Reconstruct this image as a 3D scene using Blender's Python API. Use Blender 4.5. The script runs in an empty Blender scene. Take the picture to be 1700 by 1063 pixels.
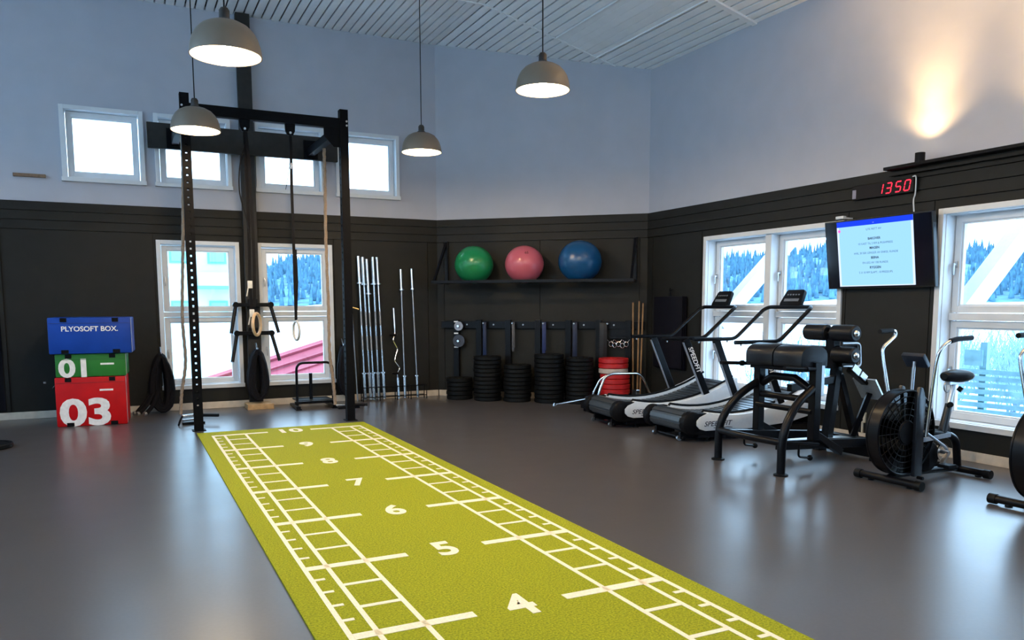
import bpy, bmesh, math, random
from mathutils import Vector, Matrix
import numpy as np

random.seed(7)
R = math.radians
scene = bpy.context.scene
COL = scene.collection

# ------------------------------------------------------------------ camera
cam_d = bpy.data.cameras.new('camera')
cam = bpy.data.objects.new('camera', cam_d)
COL.objects.link(cam)
scene.camera = cam
YAW, PIT, ROL = 0.457235175, -0.107577541, -0.00275865
fw = Vector((math.sin(YAW) * math.cos(PIT), math.cos(YAW) * math.cos(PIT), math.sin(PIT)))
rt = Vector((math.cos(YAW), -math.sin(YAW), 0))
up = rt.cross(fw)
r2 = rt * math.cos(ROL) + up * math.sin(ROL)
u2 = up * math.cos(ROL) - rt * math.sin(ROL)
cam.matrix_world = Matrix((
    (r2.x, u2.x, -fw.x, -0.826677567),
    (r2.y, u2.y, -fw.y, 0.694014637),
    (r2.z, u2.z, -fw.z, 1.47389114),
    (0, 0, 0, 1)))
cam_d.sensor_width = 36.0
cam_d.lens = 1303.42 / 1700 * 36.0
cam_d.shift_y = (646.55 - 531.5) / 1700
cam_d.clip_start = 0.05
cam_d.clip_end = 600

# ------------------------------------------------------------------ light and exposure
world = bpy.data.worlds.new('overcast_sky')
scene.world = world
world.use_nodes = True
wn = world.node_tree
wn.nodes.clear()
w_out = wn.nodes.new('ShaderNodeOutputWorld')
w_bg = wn.nodes.new('ShaderNodeBackground')
w_bg.inputs['Color'].default_value = (0.53, 0.755, 1.0, 1)
w_bg.inputs['Strength'].default_value = SKY = 3.4
wn.links.new(w_bg.outputs[0], w_out.inputs[0])

vs = scene.view_settings
vs.view_transform = 'Standard'
vs.look = 'None'
vs.gamma = 1.0
vs.use_curve_mapping = False
vs.exposure = 1.12
scene.cycles.max_bounces = 10
scene.cycles.diffuse_bounces = 5
scene.cycles.glossy_bounces = 4
scene.cycles.transparent_max_bounces = 12
scene.cycles.caustics_reflective = False
scene.cycles.caustics_refractive = False
scene.cycles.sample_clamp_indirect = 6.0

LAMP_W = 55.0      # each pendant bulb
SPOT_W = 46.0      # wall uplighter

# ------------------------------------------------------------------ materials
MATS = {}


def M(name, color, rough=0.6, metal=0.0, spec=0.5, var=0.08, scale=30.0, bump=0.0, emit=None, es=0.0, coat=0.0, detail=4.0):
    if name in MATS:
        return MATS[name]
    m = bpy.data.materials.new(name)
    m.use_nodes = True
    nt = m.node_tree
    b = nt.nodes['Principled BSDF']
    b.inputs['Roughness'].default_value = rough
    b.inputs['Metallic'].default_value = metal
    b.inputs['Specular IOR Level'].default_value = spec
    b.inputs['Coat Weight'].default_value = coat
    tc = nt.nodes.new('ShaderNodeTexCoord')
    nz = nt.nodes.new('ShaderNodeTexNoise')
    nz.inputs['Scale'].default_value = scale
    nz.inputs['Detail'].default_value = detail
    nt.links.new(tc.outputs['Object'], nz.inputs['Vector'])
    rp = nt.nodes.new('ShaderNodeValToRGB')
    c0 = [max(0, c * (1 - var)) for c in color]
    c1 = [min(1, c * (1 + var)) for c in color]
    rp.color_ramp.elements[0].color = (*c0, 1)
    rp.color_ramp.elements[1].color = (*c1, 1)
    rp.color_ramp.elements[0].position = 0.3
    rp.color_ramp.elements[1].position = 0.7
    nt.links.new(nz.outputs['Fac'], rp.inputs['Fac'])
    nt.links.new(rp.outputs['Color'], b.inputs['Base Color'])
    if bump:
        bp = nt.nodes.new('ShaderNodeBump')
        bp.inputs['Strength'].default_value = bump
        bp.inputs['Distance'].default_value = 0.01
        nt.links.new(nz.outputs['Fac'], bp.inputs['Height'])
        nt.links.new(bp.outputs['Normal'], b.inputs['Normal'])
    if emit:
        b.inputs['Emission Color'].default_value = (*emit, 1)
        b.inputs['Emission Strength'].default_value = es
    MATS[name] = m
    return m


def mat_floor():
    m = M('rubber_floor', (0.070, 0.064, 0.066), 0.30, spec=0.85, var=0.07, scale=45, detail=3)
    nt = m.node_tree
    b = nt.nodes['Principled BSDF']
    tc = nt.nodes['Texture Coordinate']
    n2 = nt.nodes.new('ShaderNodeTexNoise')
    n2.inputs['Scale'].default_value = 3.0
    n2.inputs['Detail'].default_value = 2
    n2.inputs['Roughness'].default_value = 0.4
    nt.links.new(tc.outputs['Object'], n2.inputs['Vector'])
    mr = nt.nodes.new('ShaderNodeMapRange')
    mr.inputs['From Min'].default_value = 0.3
    mr.inputs['From Max'].default_value = 0.7
    mr.inputs['To Min'].default_value = 0.275
    mr.inputs['To Max'].default_value = 0.295
    nt.links.new(n2.outputs['Fac'], mr.inputs['Value'])
    nt.links.new(mr.outputs[0], b.inputs['Roughness'])
    # scuffs: small pale marks
    vo = nt.nodes.new('ShaderNodeTexVoronoi')
    vo.inputs['Scale'].default_value = 1.3
    mp = nt.nodes.new('ShaderNodeMapping')
    mp.inputs['Scale'].default_value = (1.0, 0.55, 1.0)
    nt.links.new(tc.outputs['Object'], mp.inputs['Vector'])
    nt.links.new(mp.outputs[0], vo.inputs['Vector'])
    lt = nt.nodes.new('ShaderNodeMapRange')
    lt.inputs['From Min'].default_value = 0.012
    lt.inputs['From Max'].default_value = 0.03
    lt.inputs['To Min'].default_value = 0.5
    lt.inputs['To Max'].default_value = 0.0
    nt.links.new(vo.outputs['Distance'], lt.inputs['Value'])
    mx = nt.nodes.new('ShaderNodeMix')
    mx.data_type = 'RGBA'
    mx.inputs[7].default_value = (0.30, 0.30, 0.31, 1)
    nt.links.new(lt.outputs[0], mx.inputs[0])
    src = b.inputs['Base Color'].links[0].from_socket
    nt.links.new(src, mx.inputs[6])
    nt.links.new(mx.outputs[2], b.inputs['Base Color'])
    return m


def mat_turf():
    m = bpy.data.materials.new('turf_pile')
    m.use_nodes = True
    nt = m.node_tree
    b = nt.nodes['Principled BSDF']
    b.inputs['Roughness'].default_value = 0.85
    b.inputs['Specular IOR Level'].default_value = 0.2
    tc = nt.nodes.new('ShaderNodeTexCoord')
    nz = nt.nodes.new('ShaderNodeTexNoise')
    nz.inputs['Scale'].default_value = 95
    nz.inputs['Detail'].default_value = 6
    nz.inputs['Roughness'].default_value = 0.75
    nt.links.new(tc.outputs['Object'], nz.inputs['Vector'])
    rp = nt.nodes.new('ShaderNodeValToRGB')
    rp.color_ramp.elements[0].position = 0.33
    rp.color_ramp.elements[0].color = (0.13, 0.17, 0.004, 1)
    rp.color_ramp.elements[1].position = 0.68
    rp.color_ramp.elements[1].color = (0.56, 0.56, 0.014, 1)
    nt.links.new(nz.outputs['Fac'], rp.inputs['Fac'])
    nt.links.new(rp.outputs['Color'], b.inputs['Base Color'])
    bp = nt.nodes.new('ShaderNodeBump')
    bp.inputs['Strength'].default_value = 0.8
    bp.inputs['Distance'].default_value = 0.012
    nt.links.new(nz.outputs['Fac'], bp.inputs['Height'])
    nt.links.new(bp.outputs['Normal'], b.inputs['Normal'])
    MATS['turf_pile'] = m
    return m


def mat_glass(name='window_glass', tint=(0.93, 0.98, 1.0), refl=0.05):
    if name in MATS:
        return MATS[name]
    m = bpy.data.materials.new(name)
    m.use_nodes = True
    nt = m.node_tree
    nt.nodes.clear()
    o = nt.nodes.new('ShaderNodeOutputMaterial')
    t = nt.nodes.new('ShaderNodeBsdfTransparent')
    t.inputs['Color'].default_value = (*tint, 1)
    g = nt.nodes.new('ShaderNodeBsdfGlossy')
    g.inputs['Roughness'].default_value = 0.02
    mx = nt.nodes.new('ShaderNodeMixShader')
    mx.inputs[0].default_value = refl
    nt.links.new(t.outputs[0], mx.inputs[1])
    nt.links.new(g.outputs[0], mx.inputs[2])
    nt.links.new(mx.outputs[0], o.inputs['Surface'])
    MATS[name] = m
    return m


def mat_emit(name, color, strength):
    if name in MATS:
        return MATS[name]
    m = bpy.data.materials.new(name)
    m.use_nodes = True
    nt = m.node_tree
    nt.nodes.clear()
    o = nt.nodes.new('ShaderNodeOutputMaterial')
    e = nt.nodes.new('ShaderNodeEmission')
    e.inputs['Color'].default_value = (*color, 1)
    e.inputs['Strength'].default_value = strength
    nt.links.new(e.outputs[0], o.inputs['Surface'])
    MATS[name] = m
    return m


WALL = M('wall_paint', (0.440, 0.452, 0.507), 0.8, var=0.03, scale=3, bump=0.02)
DARK = M('charcoal_panel', (0.0130, 0.0128, 0.0110), 0.55, spec=0.2, var=0.10, scale=5, bump=0.02)
WHITE = M('window_paint', (0.66, 0.68, 0.70), 0.4, var=0.03, scale=8)
CREAM = M('baseboard_paint', (0.62, 0.54, 0.44), 0.5, var=0.12, scale=10)
SLAT = M('ceiling_slat_paint', (0.90, 0.91, 0.92), 0.5, var=0.03, scale=4)
VOID = M('ceiling_void', (0.035, 0.037, 0.042), 0.9)
BLACK = M('black_powder_coat', (0.0030, 0.0032, 0.0048), 0.30, spec=0.16, var=0.2, scale=60)
BLACKM = M('black_matte', (0.0032, 0.0034, 0.0048), 0.5, spec=0.12, var=0.2, scale=40)
RUBBER = M('black_rubber', (0.0045, 0.0050, 0.0058), 0.45, spec=0.14, var=0.25, scale=50, bump=0.1)
ROPE = M('black_rope_fibre', (0.003, 0.003, 0.006), 0.75, spec=0.2, var=0.5, scale=140, bump=0.4)
RIGPAINT = M('rig_matte_black', (0.0026, 0.0028, 0.0042), 0.6, spec=0.08, var=0.2, scale=60)
CHROME = M('chrome', (0.72, 0.73, 0.75), 0.16, 1.0, var=0.03)
STEEL = M('brushed_steel', (0.42, 0.43, 0.45), 0.32, 1.0, var=0.1)
PADV = M('black_vinyl', (0.0055, 0.0065, 0.0095), 0.34, spec=0.22, var=0.15, scale=50, bump=0.05)
WOOD = M('pale_wood', (0.45, 0.28, 0.13), 0.55, var=0.25, scale=14)
TIMBER = M('dark_stained_timber', (0.018, 0.017, 0.016), 0.55, spec=0.3, var=0.2, scale=12, bump=0.05)
MANILA = M('manila_rope', (0.33, 0.24, 0.17), 0.9, var=0.35, scale=120, bump=0.5)
BELT = M('treadmill_belt', (0.035, 0.042, 0.050), 0.30, var=0.15, scale=40)
GREYP = M('light_grey_plastic', (0.62, 0.66, 0.70), 0.35, var=0.03)
PAINT = M('turf_line_paint', (0.86, 0.78, 0.60), 0.8, var=0.10, scale=80, bump=0.2)
PRINT = M('white_print', (0.85, 0.82, 0.80), 0.6, var=0.1, scale=20)
GLASS = mat_glass()
FLOOR = mat_floor()
TURF = mat_turf()


# ------------------------------------------------------------------ mesh helpers
def perp(d):
    d = d.normalized()
    a = Vector((0, 0, 1)) if abs(d.z) < 0.9 else Vector((1, 0, 0))
    x = d.cross(a).normalized()
    return x, d.cross(x).normalized()


def fillet(pts, rad, n=5):
    pts = [Vector(p) for p in pts]
    out = [pts[0]]
    for i in range(1, len(pts) - 1):
        a, b, c = pts[i - 1], pts[i], pts[i + 1]
        u, v = (a - b), (c - b)
        r = min(rad, u.length * 0.48, v.length * 0.48)
        p0, p1 = b + u.normalized() * r, b + v.normalized() * r
        for k in range(n + 1):
            t = k / n
            out.append(p0 * (1 - t) ** 2 + b * 2 * t * (1 - t) + p1 * t * t)
    out.append(pts[-1])
    return out


def spline(pts, n=8):
    P = [Vector(p) for p in pts]
    P = [P[0] * 2 - P[1]] + P + [P[-1] * 2 - P[-2]]
    out = []
    for i in range(1, len(P) - 2):
        for k in range(n):
            t = k / n
            a, b, c, d = P[i - 1], P[i], P[i + 1], P[i + 2]
            out.append(0.5 * (2 * b + (c - a) * t + (2 * a - 5 * b + 4 * c - d) * t * t + (3 * b - a - 3 * c + d) * t ** 3))
    out.append(P[-2])
    return out


class MB:
    def __init__(s):
        s.v, s.f = [], []

    def add(s, vs_, fs):
        o = len(s.v)
        s.v += [tuple(q) for q in vs_]
        s.f += [tuple(i + o for i in f) for f in fs]
        return s

    def box(s, x0, x1, y0, y1, z0, z1, mat=None):
        vs_ = [Vector((x, y, z)) for z in (z0, z1) for y in (y0, y1) for x in (x0, x1)]
        if mat:
            vs_ = [mat @ q for q in vs_]
        return s.add(vs_, [(0, 2, 3, 1), (4, 5, 7, 6), (0, 1, 5, 4), (2, 6, 7, 3), (0, 4, 6, 2), (1, 3, 7, 5)])

    def beam(s, p0, p1, w, h, upv=(0, 0, 1)):
        p0, p1 = Vector(p0), Vector(p1)
        d = (p1 - p0).normalized()
        upv = Vector(upv)
        if abs(d.dot(upv)) > 0.98:
            upv = Vector((0, 1, 0))
        x = d.cross(upv).normalized()
        y = x.cross(d).normalized()
        vs_ = []
        for p in (p0, p1):
            for a, b in ((-1, -1), (1, -1), (1, 1), (-1, 1)):
                vs_.append(p + x * a * w / 2 + y * b * h / 2)
        return s.add(vs_, [(3, 2, 1, 0), (4, 5, 6, 7), (0, 1, 5, 4), (1, 2, 6, 5), (2, 3, 7, 6), (3, 0, 4, 7)])

    def tube(s, pts, r, seg=10, closed=False, flat=None):
        pts = [Vector(p) for p in pts]
        n = len(pts)
        rr = r if isinstance(r, (list, tuple)) else [r] * n
        tan = []
        for i in range(n):
            if closed:
                t = pts[(i + 1) % n] - pts[i - 1]
            else:
                t = pts[min(i + 1, n - 1)] - pts[max(i - 1, 0)]
            tan.append(t.normalized())
        x, y = perp(tan[0])
        vs_ = []
        for i in range(n):
            t = tan[i]
            x = (x - t * x.dot(t)).normalized()
            y = t.cross(x)
            for k in range(seg):
                a = 2 * math.pi * k / seg
                vs_.append(pts[i] + (x * math.cos(a) + y * math.sin(a)) * rr[i])
        fs = []
        m = n if closed else n - 1
        for i in range(m):
            j = (i + 1) % n
            for k in range(seg):
                l = (k + 1) % seg
                fs.append((i * seg + k, i * seg + l, j * seg + l, j * seg + k))
        if not closed:
            fs.append(tuple(range(seg - 1, -1, -1)))
            fs.append(tuple((n - 1) * seg + k for k in range(seg)))
        return s.add(vs_, fs)

    def ribbon(s, pts, w, t, wdir):
        """flat strap through pts, width w along wdir, thickness t"""
        pts = [Vector(p) for p in pts]
        wd = Vector(wdir).normalized()
        n = len(pts)
        vs_ = []
        for i in range(n):
            tt = (pts[min(i + 1, n - 1)] - pts[max(i - 1, 0)]).normalized()
            nn = tt.cross(wd).normalized()
            for a, b in ((-1, -1), (1, -1), (1, 1), (-1, 1)):
                vs_.append(pts[i] + wd * a * w / 2 + nn * b * t / 2)
        fs = [(3, 2, 1, 0), tuple((n - 1) * 4 + k for k in range(4))]
        for i in range(n - 1):
            for k in range(4):
                l = (k + 1) % 4
                fs.append((i * 4 + k, i * 4 + l, i * 4 + 4 + l, i * 4 + 4 + k))
        return s.add(vs_, fs)

    def lathe(s, prof, seg=24, mat=None, closed=False):
        """profile (r, z) turned round local z"""
        vs_, n = [], len(prof)
        for r, z in prof:
            for k in range(seg):
                a = 2 * math.pi * k / seg
                q = Vector((r * math.cos(a), r * math.sin(a), z))
                vs_.append(mat @ q if mat else q)
        fs = []
        for i in range(n if closed else n - 1):
            j = (i + 1) % n
            for k in range(seg):
                l = (k + 1) % seg
                fs.append((i * seg + k, i * seg + l, j * seg + l, j * seg + k))
        if not closed:
            fs.append(tuple(range(seg - 1, -1, -1)))
            fs.append(tuple((n - 1) * seg + k for k in range(seg)))
        return s.add(vs_, fs)

    def cyl(s, p0, p1, r, seg=16):
        return s.tube([p0, p1], r, seg)

    def prism(s, poly, p0, ex, ey, depth):
        """polygon (a, b) in the plane p0 + a*ex + b*ey, extruded by depth (vector)"""
        p0, ex, ey, depth = Vector(p0), Vector(ex), Vector(ey), Vector(depth)
        n = len(poly)
        vs_ = [p0 + ex * a + ey * b for a, b in poly]
        vs_ += [q + depth for q in vs_]
        fs = [tuple(range(n - 1, -1, -1)), tuple(range(n, 2 * n))]
        for i in range(n):
            j = (i + 1) % n
            fs.append((i, j, n + j, n + i))
        return s.add(vs_, fs)

    def ellipsoid(s, c, rx, ry, rz, seg=24, rings=14):
        vs_, fs = [], []
        c = Vector(c)
        for i in range(rings + 1):
            t = math.pi * i / rings
            for k in range(seg):
                a = 2 * math.pi * k / seg
                vs_.append(c + Vector((rx * math.sin(t) * math.cos(a), ry * math.sin(t) * math.sin(a), -rz * math.cos(t))))
        for i in range(rings):
            for k in range(seg):
                l = (k + 1) % seg
                fs.append((i * seg + k, i * seg + l, (i + 1) * seg + l, (i + 1) * seg + k))
        return s.add(vs_, fs)

    def mesh(s, name, mat, bevel=0.0, smooth=40):
        me = bpy.data.meshes.new(name)
        bm = bmesh.new()
        bv = [bm.verts.new(q) for q in s.v]
        for f in s.f:
            try:
                bm.faces.new([bv[i] for i in f])
            except ValueError:
                pass
        bmesh.ops.remove_doubles(bm, verts=bm.verts, dist=1e-5)
        bmesh.ops.recalc_face_normals(bm, faces=bm.faces)
        if bevel:
            es = [e for e in bm.edges if len(e.link_faces) == 2 and e.calc_face_angle(0) > R(35)]
            bmesh.ops.bevel(bm, geom=es, offset=bevel, segments=2, profile=0.6, affect='EDGES', clamp_overlap=True)
        bm.to_mesh(me)
        bm.free()
        me.materials.append(mat)
        if smooth:
            me.shade_smooth()
            me.set_sharp_from_angle(angle=R(smooth))
        return me

    def build(s, name, mat, parent=None, bevel=0.0, smooth=40):
        return link(name, s.mesh(name, mat, bevel, smooth), parent)


def link(name, me, parent=None, loc=(0, 0, 0), rotz=0.0):
    o = bpy.data.objects.new(name, me)
    COL.objects.link(o)
    o.location = loc
    o.rotation_euler = (0, 0, rotz)
    if parent:
        o.parent = parent
    return o


def tag(o, label, cat, group=None, kind=None):
    if label:
        o['label'] = label
    if cat:
        o['category'] = cat
    if group:
        o['group'] = group
    if kind:
        o['kind'] = kind
    return o


def T(name, label, cat, loc=(0, 0, 0), rotz=0.0, group=None, kind=None):
    o = bpy.data.objects.new(name, None)
    o.empty_display_size = 0.1
    COL.objects.link(o)
    o.location = loc
    o.rotation_euler = (0, 0, rotz)
    return tag(o, label, cat, group, kind)


def copy_tree(o, parent=None):
    c = o.copy()
    COL.objects.link(c)
    c.parent = parent
    for ch_ in list(o.children):
        copy_tree(ch_, c)
    return c


def text_mesh(txt, size, bold=0.0, depth=0.0, mat=None, align='CENTER', shear=0.0, xs=1.0):
    cu = bpy.data.curves.new('lettering', 'FONT')
    cu.body = txt
    cu.size = size
    cu.align_x = align
    cu.align_y = 'CENTER'
    cu.offset = bold * size
    cu.extrude = depth
    cu.shear = shear
    cu.resolution_u = 4
    ob = bpy.data.objects.new('lettering_tmp', cu)
    COL.objects.link(ob)
    dg = bpy.context.evaluated_depsgraph_get()
    me = bpy.data.meshes.new_from_object(ob.evaluated_get(dg))
    bpy.data.objects.remove(ob)
    bpy.data.curves.remove(cu)
    if xs != 1.0:
        for q in me.vertices:
            q.co.x *= xs
    me.materials.clear()
    if mat:
        me.materials.append(mat)
    return me


ORD = ['lowest', 'second lowest', 'third lowest', 'fourth lowest', 'fifth from the floor', 'sixth from the floor', 'seventh from the floor',
       'eighth from the floor', 'ninth from the floor', 'tenth from the floor', 'eleventh from the floor', 'twelfth from the floor', 'thirteenth from the floor']

# ------------------------------------------------------------------ the room
YB, XR = 12.66, 6.24
XL, YR = -5.0, -3.5
CA = Vector((3.73, 12.66, 0))
CB = Vector((6.24, 10.44, 0))
CT = (CB - CA).normalized()
CN = Vector((-CT.y * -1, 0, 0))
CN = Vector((CT.y, -CT.x, 0)).normalized()      # into the room
CROT = math.atan2(CT.y, CT.x)
CLEN = (CB - CA).length
ZD = 2.82      # top of dark panelling
ZC = 5.50      # flat ceiling
XS = 3.75      # ceiling begins to slope
SL = (5.50 - 4.865) / (XR - XS)


def ch(s, d, z=0.0):
    """point on the corner wall: s along it, d out into the room"""
    q = CA + CT * s + CN * d
    return Vector((q.x, q.y, z))


def cells(x0, x1, z0, z1, holes):
    xs = sorted({x0, x1, *[min(max(h[0], x0), x1) for h in holes], *[min(max(h[1], x0), x1) for h in holes]})
    zs = sorted({z0, z1, *[min(max(h[2], z0), z1) for h in holes], *[min(max(h[3], z0), z1) for h in holes]})
    out = []
    for i in range(len(xs) - 1):
        zstart = None
        for j in range(len(zs) - 1):
            cx, cz = (xs[i] + xs[i + 1]) / 2, (zs[j] + zs[j + 1]) / 2
            inside = any(h[0] < cx < h[1] and h[2] < cz < h[3] for h in holes)
            if inside:
                if zstart is not None:
                    out.append((xs[i], xs[i + 1], zstart, zs[j]))
                    zstart = None
            elif zstart is None:
                zstart = zs[j]
        if zstart is not None:
            out.append((xs[i], xs[i + 1], zstart, zs[-1]))
    return out


def wall(name, loc, rotz, x0, x1, holes, seams, px0, px1, planks=True):
    """local x to the right when facing the wall, y into the wall, z up"""
    mb = MB()
    zt = ZD - 0.004
    for z0, z1 in ((-0.1, zt), (zt, 5.75)):
        for a, b, c, d in cells(x0, x1, z0, z1, holes):
            mb.box(a, b, 0, 0.25, c, d)
    w = mb.build(name, WALL, smooth=0)
    w.data.materials.append(DARK)
    for pl in w.data.polygons:
        pl.material_index = 1 if pl.center.z < zt - 0.001 else 0
    w.location = loc
    w.rotation_euler = (0, 0, rotz)
    w['kind'] = 'structure'
    if planks:
        ss = [px0] + [s for s in seams if px0 < s < px1] + [px1]
        for i in range(len(ss) - 1):
            mb = MB()
            for a, b, c, d in cells(ss[i] + 0.004, ss[i + 1] - 0.004, 0.0, 2.452, holes):
                mb.box(a, b, -0.018, -0.0005, c, d)
            mb.build('wall_panel', DARK, w, smooth=0)
        for k in range(3):
            z0 = 2.46 + k * 0.12
            mb = MB().box(px0, px1, -0.030, -0.0005, z0, z0 + 0.111)
            mb.build('plank', DARK, w, smooth=0)
    return w


def window(n, loc, rotz, x0, z0, W, H, cols, split, reveal, handles=True):
    """casing outline W x H with its lower left corner at (x0, z0)"""
    r = T('window_%d' % n, None, None, loc, rotz, kind='structure')
    x1, z1 = x0 + W, z0 + H
    cw = 0.055
    def bx(name, a, b, c, d, e, f, par=r, bev=0.004, mat=WHITE):
        return MB().box(a, b, c, d, e, f).build(name, mat, par, bevel=bev, smooth=0)
    bx('casing_board', x0, x0 + cw, -0.042, -0.0, z0, z1)
    bx('casing_board', x1 - cw, x1, -0.042, -0.0, z0, z1)
    bx('casing_board', x0 + cw, x1 - cw, -0.042, -0.0, z1 - cw, z1)
    bx('window_sill', x0 - 0.01, x1 + 0.01, -0.055, -0.0, z0, z0 + cw)
    ix0, ix1, iz0, iz1 = x0 + cw - 0.012, x1 - cw + 0.012, z0 + cw - 0.012, z1 - cw + 0.012
    dj = reveal + 0.08
    bx('jamb', ix0, ix0 + 0.018, 0.001, dj, iz0, iz1)
    bx('jamb', ix1 - 0.018, ix1, 0.001, dj, iz0, iz1)
    bx('jamb', ix0 + 0.018, ix1 - 0.018, 0.001, dj, iz1 - 0.018, iz1)
    bx('jamb', ix0 + 0.018, ix1 - 0.018, 0.001, dj, iz0, iz0 + 0.018)
    mw = 0.10
    ox0, ox1, oz0, oz1 = ix0 + 0.018, ix1 - 0.018, iz0 + 0.018, iz1 - 0.018
    cwid = (ox1 - ox0 - mw * (cols - 1)) / cols
    for c in range(cols):
        a = ox0 + c * (cwid + mw)
        b = a + cwid
        if c < cols - 1:
            bx('mullion', b, b + mw, 0.0 if reveal > 0.08 else 0.03, dj, oz0, oz1)
        rows = [(oz0, oz1)] if split is None else [(oz0, split - 0.035), (split + 0.035, oz1)]
        if split is not None:
            bx('transom', a, b, reveal - 0.03, dj, split - 0.035, split + 0.035)
        for (e, f) in rows:
            sw = 0.068
            y0, y1 = reveal, reveal + 0.06
            mb = MB()
            g = 0.006
            mb.box(a + g, a + sw, y0, y1, e + g, f - g).box(b - sw, b - g, y0, y1, e + g, f - g)
            mb.box(a + sw, b - sw, y0, y1, e + g, e + sw).box(a + sw, b - sw, y0, y1, f - sw, f - g)
            sash = mb.build('sash', WHITE, r, bevel=0.004, smooth=0)
            # inner bead, stepped back
            q = 0.016
            mb = MB()
            mb.box(a + sw, a + sw + q, y0 + 0.018, y1, e + sw, f - sw).box(b - sw - q, b - sw, y0 + 0.018, y1, e + sw, f - sw)
            mb.box(a + sw + q, b - sw - q, y0 + 0.018, y1, e + sw, e + sw + q).box(a + sw + q, b - sw - q, y0 + 0.018, y1, f - sw - q, f - sw)
            mb.build('glazing_bead', WHITE, sash, smooth=0)
            MB().box(a + sw + 0.002, b - sw - 0.002, y0 + 0.034, y0 + 0.040, e + sw + 0.002, f - sw - 0.002).build('pane', GLASS, sash, smooth=0)
            if handles:
                hz = (e + f) / 2
                mb = MB().box(a + 0.028, a + 0.046, y0 - 0.012, y0, hz - 0.03, hz + 0.03).box(a + 0.030, a + 0.044, y0 - 0.04, y0 - 0.012, hz - 0.008, hz + 0.008).box(a + 0.030, a + 0.044, y0 - 0.05, y0 - 0.036, hz - 0.10, hz + 0.01)
                mb.build('handle', STEEL, sash, bevel=0.002)
    return r


def portal(loc, rot, w, h):
    d = bpy.data.lights.new('daylight_portal', 'AREA')
    d.shape = 'RECTANGLE'
    d.size, d.size_y = w, h
    d.cycles.is_portal = True
    o = bpy.data.objects.new('daylight_portal', d)
    COL.objects.link(o)
    o.location = loc
    o.rotation_euler = rot
    return o


ins = 0.046
HW = [(-1.452, 3.09), (-0.342, 3.09), (0.972, 3.09), (2.128, 3.09)]
TW = [(-0.385, 0.295), (0.948, 0.295)]
holesB = [(x + ins, x + 0.985 - ins, z + ins, z + 0.97 - ins) for x, z in HW] + [(x + ins, x + 1.085 - ins, z + ins, z + 2.075 - ins) for x, z in TW]
RWIN = [(-9.145, 2.30), (-5.742, 2.30), (-2.30, 2.30)]  # last one is out of view, added to let in light
holesR = [(a + ins, a + w - ins, 0.295 + ins, 2.37 - ins) for a, w in RWIN]
# left wall: unseen tall windows, added for daylight sheen on the floor
LWIN_ADDED = [(1.2, 2.3), (5.2, 2.3), (9.2, 2.3)]
LHI_ADDED = [(-2.6, 2.3), (0.3, 2.3), (3.2, 2.3), (6.1, 2.3), (9.0, 2.3)]       # unseen high windows, added to brighten upper walls and ceiling
FHI_ADDED = [(-5.6, 2.3), (-2.6, 2.3), (0.4, 2.3)]       # more unseen ones over the rear wall, also added for upper light
HI0, HIH = 3.15, 2.1
holesL = [(a + ins, a + w - ins, 0.295 + ins, 2.37 - ins) for a, w in LWIN_ADDED] + [(a + ins, a + w - ins, HI0 + ins, HI0 + HIH - ins) for a, w in LHI_ADDED]
holesF = [(a + ins, a + w - ins, HI0 + ins, HI0 + HIH - ins) for a, w in FHI_ADDED]

fl = MB().box(XL - 0.2, XR + 0.2, YR - 0.2, YB + 0.2, -0.12, 0).build('floor', FLOOR, smooth=0)
fl['kind'] = 'structure'
wb = wall('wall_back', (0, YB, 0), 0, XL - 0.1, CA.x + 0.12, holesB, [-3.6, -2.2, -0.42, 0.85, 2.06, 3.56], XL, CA.x)
wc = wall('wall_corner', CA, CROT, -0.12, CLEN + 0.12, [], [0.12, 1.7, CLEN - 0.12], 0, CLEN)
wr = wall('wall_right', (XR, 0, 0), -math.pi / 2, -CB.y - 0.12, 3.7, holesR, [-10.3, -9.2, -6.8, -5.8, -3.4, -2.35, 0.05], -CB.y, 3.5)
wl = wall('wall_left', (XL, 0, 0), math.pi / 2, YR - 0.2, YB + 0.25, holesL, [1.15, 3.55, 5.15, 7.55, 9.15, 11.55], YR, YB)
wf = wall('wall_rear', (0, YR, 0), math.pi, -XR - 0.2, -XL + 0.2, holesF, [-4, -2, 0, 2, 4], -XR, -XL)

for i, (x, z) in enumerate(HW):
    window(i + 1, (0, YB, 0), 0, x, z, 0.985, 0.97, 1, None, 0.05, handles=False)
for i, (x, z) in enumerate(TW):
    window(i + 5, (0, YB, 0), 0, x, z, 1.085, 2.075, 1, 1.345, 0.05)
for i, (a, w) in enumerate(RWIN):
    window(i + 7, (XR, 0, 0), -math.pi / 2, a, 0.295, w, 2.075, 2, 1.345, 0.13)
for i, (a, w) in enumerate(LWIN_ADDED):
    window(i + 10, (XL, 0, 0), math.pi / 2, a, 0.295, w, 2.075, 2, 1.345, 0.13)
for i, (a, w) in enumerate(LHI_ADDED):
    window(i + 13, (XL, 0, 0), math.pi / 2, a, HI0, w, HIH, 2, None, 0.05, handles=False)
for i, (a, w) in enumerate(FHI_ADDED):
    window(i + 18, (0, YR, 0), math.pi, a, HI0, w, HIH, 2, None, 0.05, handles=False)
for a, w in LHI_ADDED:
    portal((XL - 0.2, a + w / 2, HI0 + HIH / 2), (0, -math.pi / 2, 0), HIH - 0.1, w - 0.1)
for a, w in FHI_ADDED:
    portal((-(a + w / 2), YR - 0.2, HI0 + HIH / 2), (math.pi / 2, 0, 0), w - 0.1, HIH - 0.1)
for x, z in HW:
    portal((x + 0.49, YB + 0.2, z + 0.485), (-math.pi / 2, 0, 0), 0.9, 0.88)
for x, z in TW:
    portal((x + 0.54, YB + 0.2, z + 1.04), (-math.pi / 2, 0, 0), 1.0, 1.98)
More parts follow.
